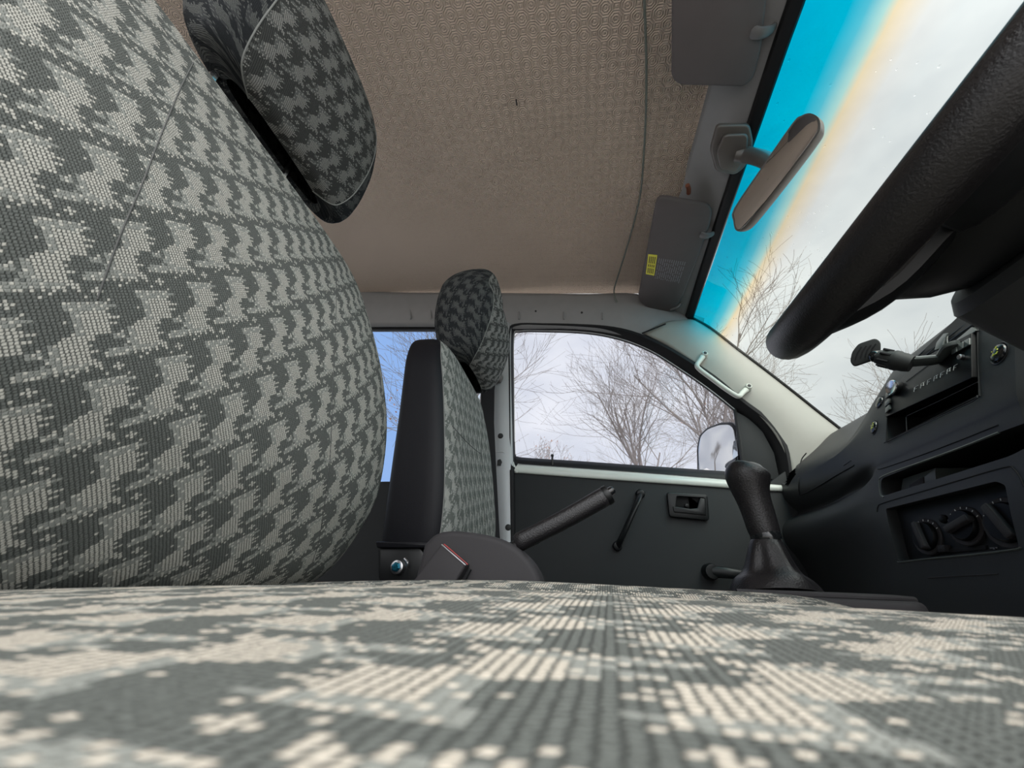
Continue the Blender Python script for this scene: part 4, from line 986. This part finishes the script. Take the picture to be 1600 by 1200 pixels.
oval(1375.5, 629, .0115, .0125, False); oval(1367, 668, .0095, .0135, True); oval(1562, 552, .0125, .0135, True)

# phone holder clipped to the vent
hd = thing('phone_holder', 'black magnetic phone holder on an arm in front of the centre vents', 'phone holder', UD(1500, 545)+Vector((-.03, 0, 0)))
e = UD(1500, 545)+Vector((-.012, 0, .004)); pA = U(1412, 566, y=.66); pB = U(1375, 558, y=.675)
b = NB(); tube(b, [e+Vector((.004, -.012, .0)), e, U(1470, 560, y=.655), U(1440, 564, y=.66), pA], lambda t: (.0045, .0105) if t > .25 else (.0045, .006+.018*t), 12, up=(0, 0, 1), power=3, smoothk=5); obj('holder_arm', b, 'holdergrey', parent=hd)
ax_ = (pB-pA).normalized()
b = NB(); lathe(b, [(-.010, .013), (-.002, .015), (.004, .0152), (.007, .0165), (.013, .0165), (.016, .0150), (.020, .0145), (.024, .0125), (.034, .0115), (.036, .008)], pA, ax_, 28); obj('clamp_nut', b, 'rubber', parent=hd)
b = NB()
for k in range(8):
    a = 2*PI*k/8; u = ax_.orthogonal().normalized(); w = ax_.cross(u); q = pA+ax_*.016+(u*math.cos(a)+w*math.sin(a))*.0145; tube(b, [q, q+ax_*.014], .0022, 6)
obj('nut_ribs', b, 'black', parent=hd)
b = NB(); s_ = NB(); bmesh.ops.create_uvsphere(s_, u_segments=20, v_segments=12, radius=.0105); join(b, s_, Matrix.Translation(pA+ax_*.036)); obj('ball_joint', b, 'gloss', parent=hd)
pc = U(1352, 551, y=.69)
hn = Vector((-.55, -.75, -.25)).normalized()
corners = [(1328, 565), (1331, 550), (1341, 537), (1368, 528), (1376, 534), (1376, 548), (1366, 562), (1334, 573)]
pl_ = [UP(q[0], q[1], pc, hn) for q in corners]
b = NB(); prism(b, roundpoly(pl_, .005, 4), hn*-.009, .002, 3); mp = obj('magnet_pad', b, 'rubber', parent=hd)
b = NB()
for k in range(4):
    x = 1337+k*7.5; a = UP(x, 562-k*2, pc, hn)+hn*.0006; m_ = UP(x+3, 552-k*2.2, pc, hn)+hn*.0006; c = UP(x+9, 542-k*1.5, pc, hn)+hn*.0006
    tube(b, [a, m_, c], .0010, 6)
obj('pad_ridges', b, 'matte', parent=mp)
# steering wheel
Cw = Vector((.307, .258, .334)); th = .867; Rw = .191; rw = .0192
dv_ = Vector((-math.cos(th), 0, -math.sin(th))); yv = Vector((0, 1, 0)); nw = dv_.cross(yv)
if nw.x > 0: nw = -nw                         # towards the driver
sw = thing('steering_column', 'black leather steering wheel on its plastic column, rising over the seat at the right of the photo', 'steering wheel', Cw-nw*.2)
b = NB(); rows = []; uvs = []
for k in range(120):
    a = 2*PI*k/120; rad = (yv*math.cos(a)+dv_*math.sin(a)); c = Cw+rad*Rw
    rows.append([c+rad*math.cos(2*PI*s/20)*rw+nw*math.sin(2*PI*s/20)*rw*.96 for s in range(20)])
grid(b, rows, closed_u=True, closed_v=True); rim = obj('steering_wheel', b, 'rimleather', parent=sw)
b = NB(); tube(b, [Cw+(yv*math.cos(2*PI*k/90)+dv_*math.sin(2*PI*k/90))*(Rw-rw*.80)-nw*rw*.58 for k in range(90)], .0011, 5, closed=True); obj('stitched_seam', b, 'seam', parent=rim)
hc = Cw-nw*.026
b = NB(); rows = []
for h, sx, sy, dd in [(-.006, .02, .02, 0), (-.004, .085, .075, 0), (.008, .105, .090, 0), (.030, .118, .094, 0), (.050, .112, .094, .002), (.066, .092, .090, .006), (.078, .075, .080, .008), (.084, .05, .05, .008)]:
    rows.append([Cw-nw*h+dv_*dd+yv*sgnp(math.cos(2*PI*s/44), .6)*sx+dv_*sgnp(math.sin(2*PI*s/44), .6)*sy for s in range(44)])
grid(b, rows, closed_u=True, cap=True); obj('hub', b, 'black', parent=rim)
for a0 in (R_(8), R_(62), R_(118), R_(172)):
    rad = yv*math.cos(a0)+dv_*math.sin(a0); tn = nw.cross(rad)
    b = NB(); pth = [hc+rad*.045-nw*.012, hc+rad*.085-nw*.008, Cw+rad*.135-nw*.030, Cw+rad*(Rw-.004)-nw*.003]
    tube(b, pth, lambda t: (.014-.004*t, .055-.025*t), 14, up=tuple(nw), smoothk=5, power=2.5); obj('spoke', b, 'black', parent=rim)
# steering column cover
scv = sw
b = NB(); rows = []
for h, sy, sz, dz in [(.078, .060, .050, 0), (.080, .078, .068, 0), (.088, .084, .075, 0), (.20, .086, .082, -.004), (.34, .088, .085, -.01)]:
    c = Cw-nw*h+dv_*.026; rows.append([c+yv*sgnp(math.cos(2*PI*s/40), .45)*sy+dv_*sgnp(math.sin(2*PI*s/40), .45)*sz+Vector((0, 0, dz)) for s in range(40)])
grid(b, rows, closed_u=True, cap=True); obj('column_cover', b, 'dash', parent=scv)
b = NB(); c = Cw-nw*.135+yv*.05+dv_*.105; lathe(b, [(-.004, .009), (0, .0085), (.0004, .005), (-.003, .004)], c, dv_, 20); obj('screw_recess', b, 'black', parent=scv)
for s in (-1,):
    b = NB(); c = Cw-nw*.105; tube(b, [c+yv*s*.06, c+yv*s*.10+nw*.006, c+yv*s*.155+nw*.012], lambda t: .0055+.004*t, 12, smoothk=4); obj('column_stalk', b, 'black', parent=scv)

# ================================================================ TREES OUTSIDE
def tree(name, label, base, h, seed, lean, spread, levels, m, leaf=0, r0=.13, leafz=None):
    rnd = random.Random(seed); bm = NB(); tips = []
    def branch(p, d, L, r, lev):
        segs = 5 if lev < 3 else 4; pts = [p.copy()]; dd = d.copy(); q = p.copy()
        for i in range(segs):
            dd = (dd+Vector((rnd.gauss(0, .13), rnd.gauss(0, .13), rnd.gauss(.05, .10)))).normalized(); q = q+dd*L/segs; pts.append(q.copy())
        sd_ = 6 if lev < 2 else (4 if lev < 3 else 3)
        tube(bm, pts, lambda t: max(.0035, r*(1-.55*t)), sd_, cap=False, up=(.3, .5, .2))
        if lev >= levels: tips.append(pts[-1]); tips.append(pts[-2]); return
        nb = (6, 6, 5, 5, 3, 3)[lev] + (1 if rnd.random() < .4 else 0)
        for k in range(nb):
            t = (.45+.55*(k+1)/nb) if lev == 0 else .18+.82*(k+rnd.random()*.6)/nb
            t = min(t, 1.0); f = t*segs; i = min(int(f), segs-1); s = pts[i].lerp(pts[i+1], f-i)
            axd = (pts[i+1]-pts[i]).normalized(); o_ = axd.orthogonal().normalized(); o_.rotate(Matrix.Rotation(rnd.uniform(0, 2*PI), 3, axd))
            a = R_(rnd.uniform(22, 48)*spread); nd = (axd*math.cos(a)+o_*math.sin(a)+Vector((0, 0, .10))).normalized()
            branch(s, nd, L*rnd.uniform(.52, .80)*(1.15-.35*t), max(.004, r*(1-.55*t)*rnd.uniform(.45, .65)), lev+1)
    branch(Vector(base), (Vector((0, 0, 1))+Vector(lean)).normalized(), h*.42, r0, 0)
    bmesh.ops.recalc_face_normals(bm, faces=bm.faces)
    t = finish(name, bm, m); tag(t, label, 'tree', 'bare trees outside')
    if leaf:
        b = NB()
        for _ in range(leaf):
            p = rnd.choice(tips)
            if leafz and p.z > leafz: continue
            p = p+Vector((rnd.gauss(0, .05), rnd.gauss(0, .05), rnd.gauss(-.03, .05))); s = rnd.uniform(.018, .034)
            u = Vector((rnd.gauss(0, 1), rnd.gauss(0, 1), rnd.gauss(0, 1))).normalized(); w = u.orthogonal().normalized(); vs = [b.verts.new(p+u*s), b.verts.new(p+w*s*.6), b.verts.new(p-u*s), b.verts.new(p-w*s*.6), b.verts.new(p+u.cross(w)*s*.4)]
            b.faces.new(vs[:4]); b.faces.new([vs[0], vs[1], vs[4]]); b.faces.new([vs[2], vs[3], vs[4]])
        finish('dead_leaves', b, 'deadleaf', parent=t, kind='stuff')
    return t
G0 = -1.10
tree('bare_tree', 'bare tree filling the middle of the passenger window, its limbs fanning up and left', (4.4, 10.2, G0), 11.0, 7, (-.22, 0, 0), 1.0, 4, 'bark', 500, .15, 4.0)
tree('bare_tree', 'bare tree in the middle of the passenger window, left of the tallest crown', (2.9, 17.6, G0), 15.0, 21, (-.06, 0, 0), 1.05, 4, 'bark', 600, .17, 5.6)
tree('bare_tree', 'bare tree with reddish dead leaves at the left edge of the passenger window', (-1.6, 9.0, G0), 11.0, 5, (.14, 0, 0), 1.0, 4, 'bark', 1300, .13, 3.6)
tree('bare_tree', 'small bare tree with brown leaves low in the left half of the passenger window', (-.5, 13.6, G0), 7.4, 29, (.05, 0, 0), 1.1, 4, 'bark', 900, .09)
tree('bare_tree', 'bare tree low in the windscreen corner beside the pillar trim', (10.6, 14.5, G0), 10.5, 33, (.0, 0, 0), 1.1, 4, 'bark', 0, .14)
tree('bare_tree', 'bare tree seen past the outside mirror and the top of the front pillar', (10.3, 21.0, G0), 17.5, 44, (-.08, 0, 0), 1.0, 4, 'bark', 0, .15)
tree('bare_tree', 'bare tree in the rear side window, only its twigs showing', (-9.6, 12.5, G0), 8.0, 12, (.0, 0, 0), 1.0, 4, 'bark', 0, .12)
tree('bare_tree', 'bare tree behind the van, seen in the outside mirror', (-10.5, 4.6, G0), 9.0, 61, (.0, 0, 0), 1.0, 4, 'bark', 0, .16)
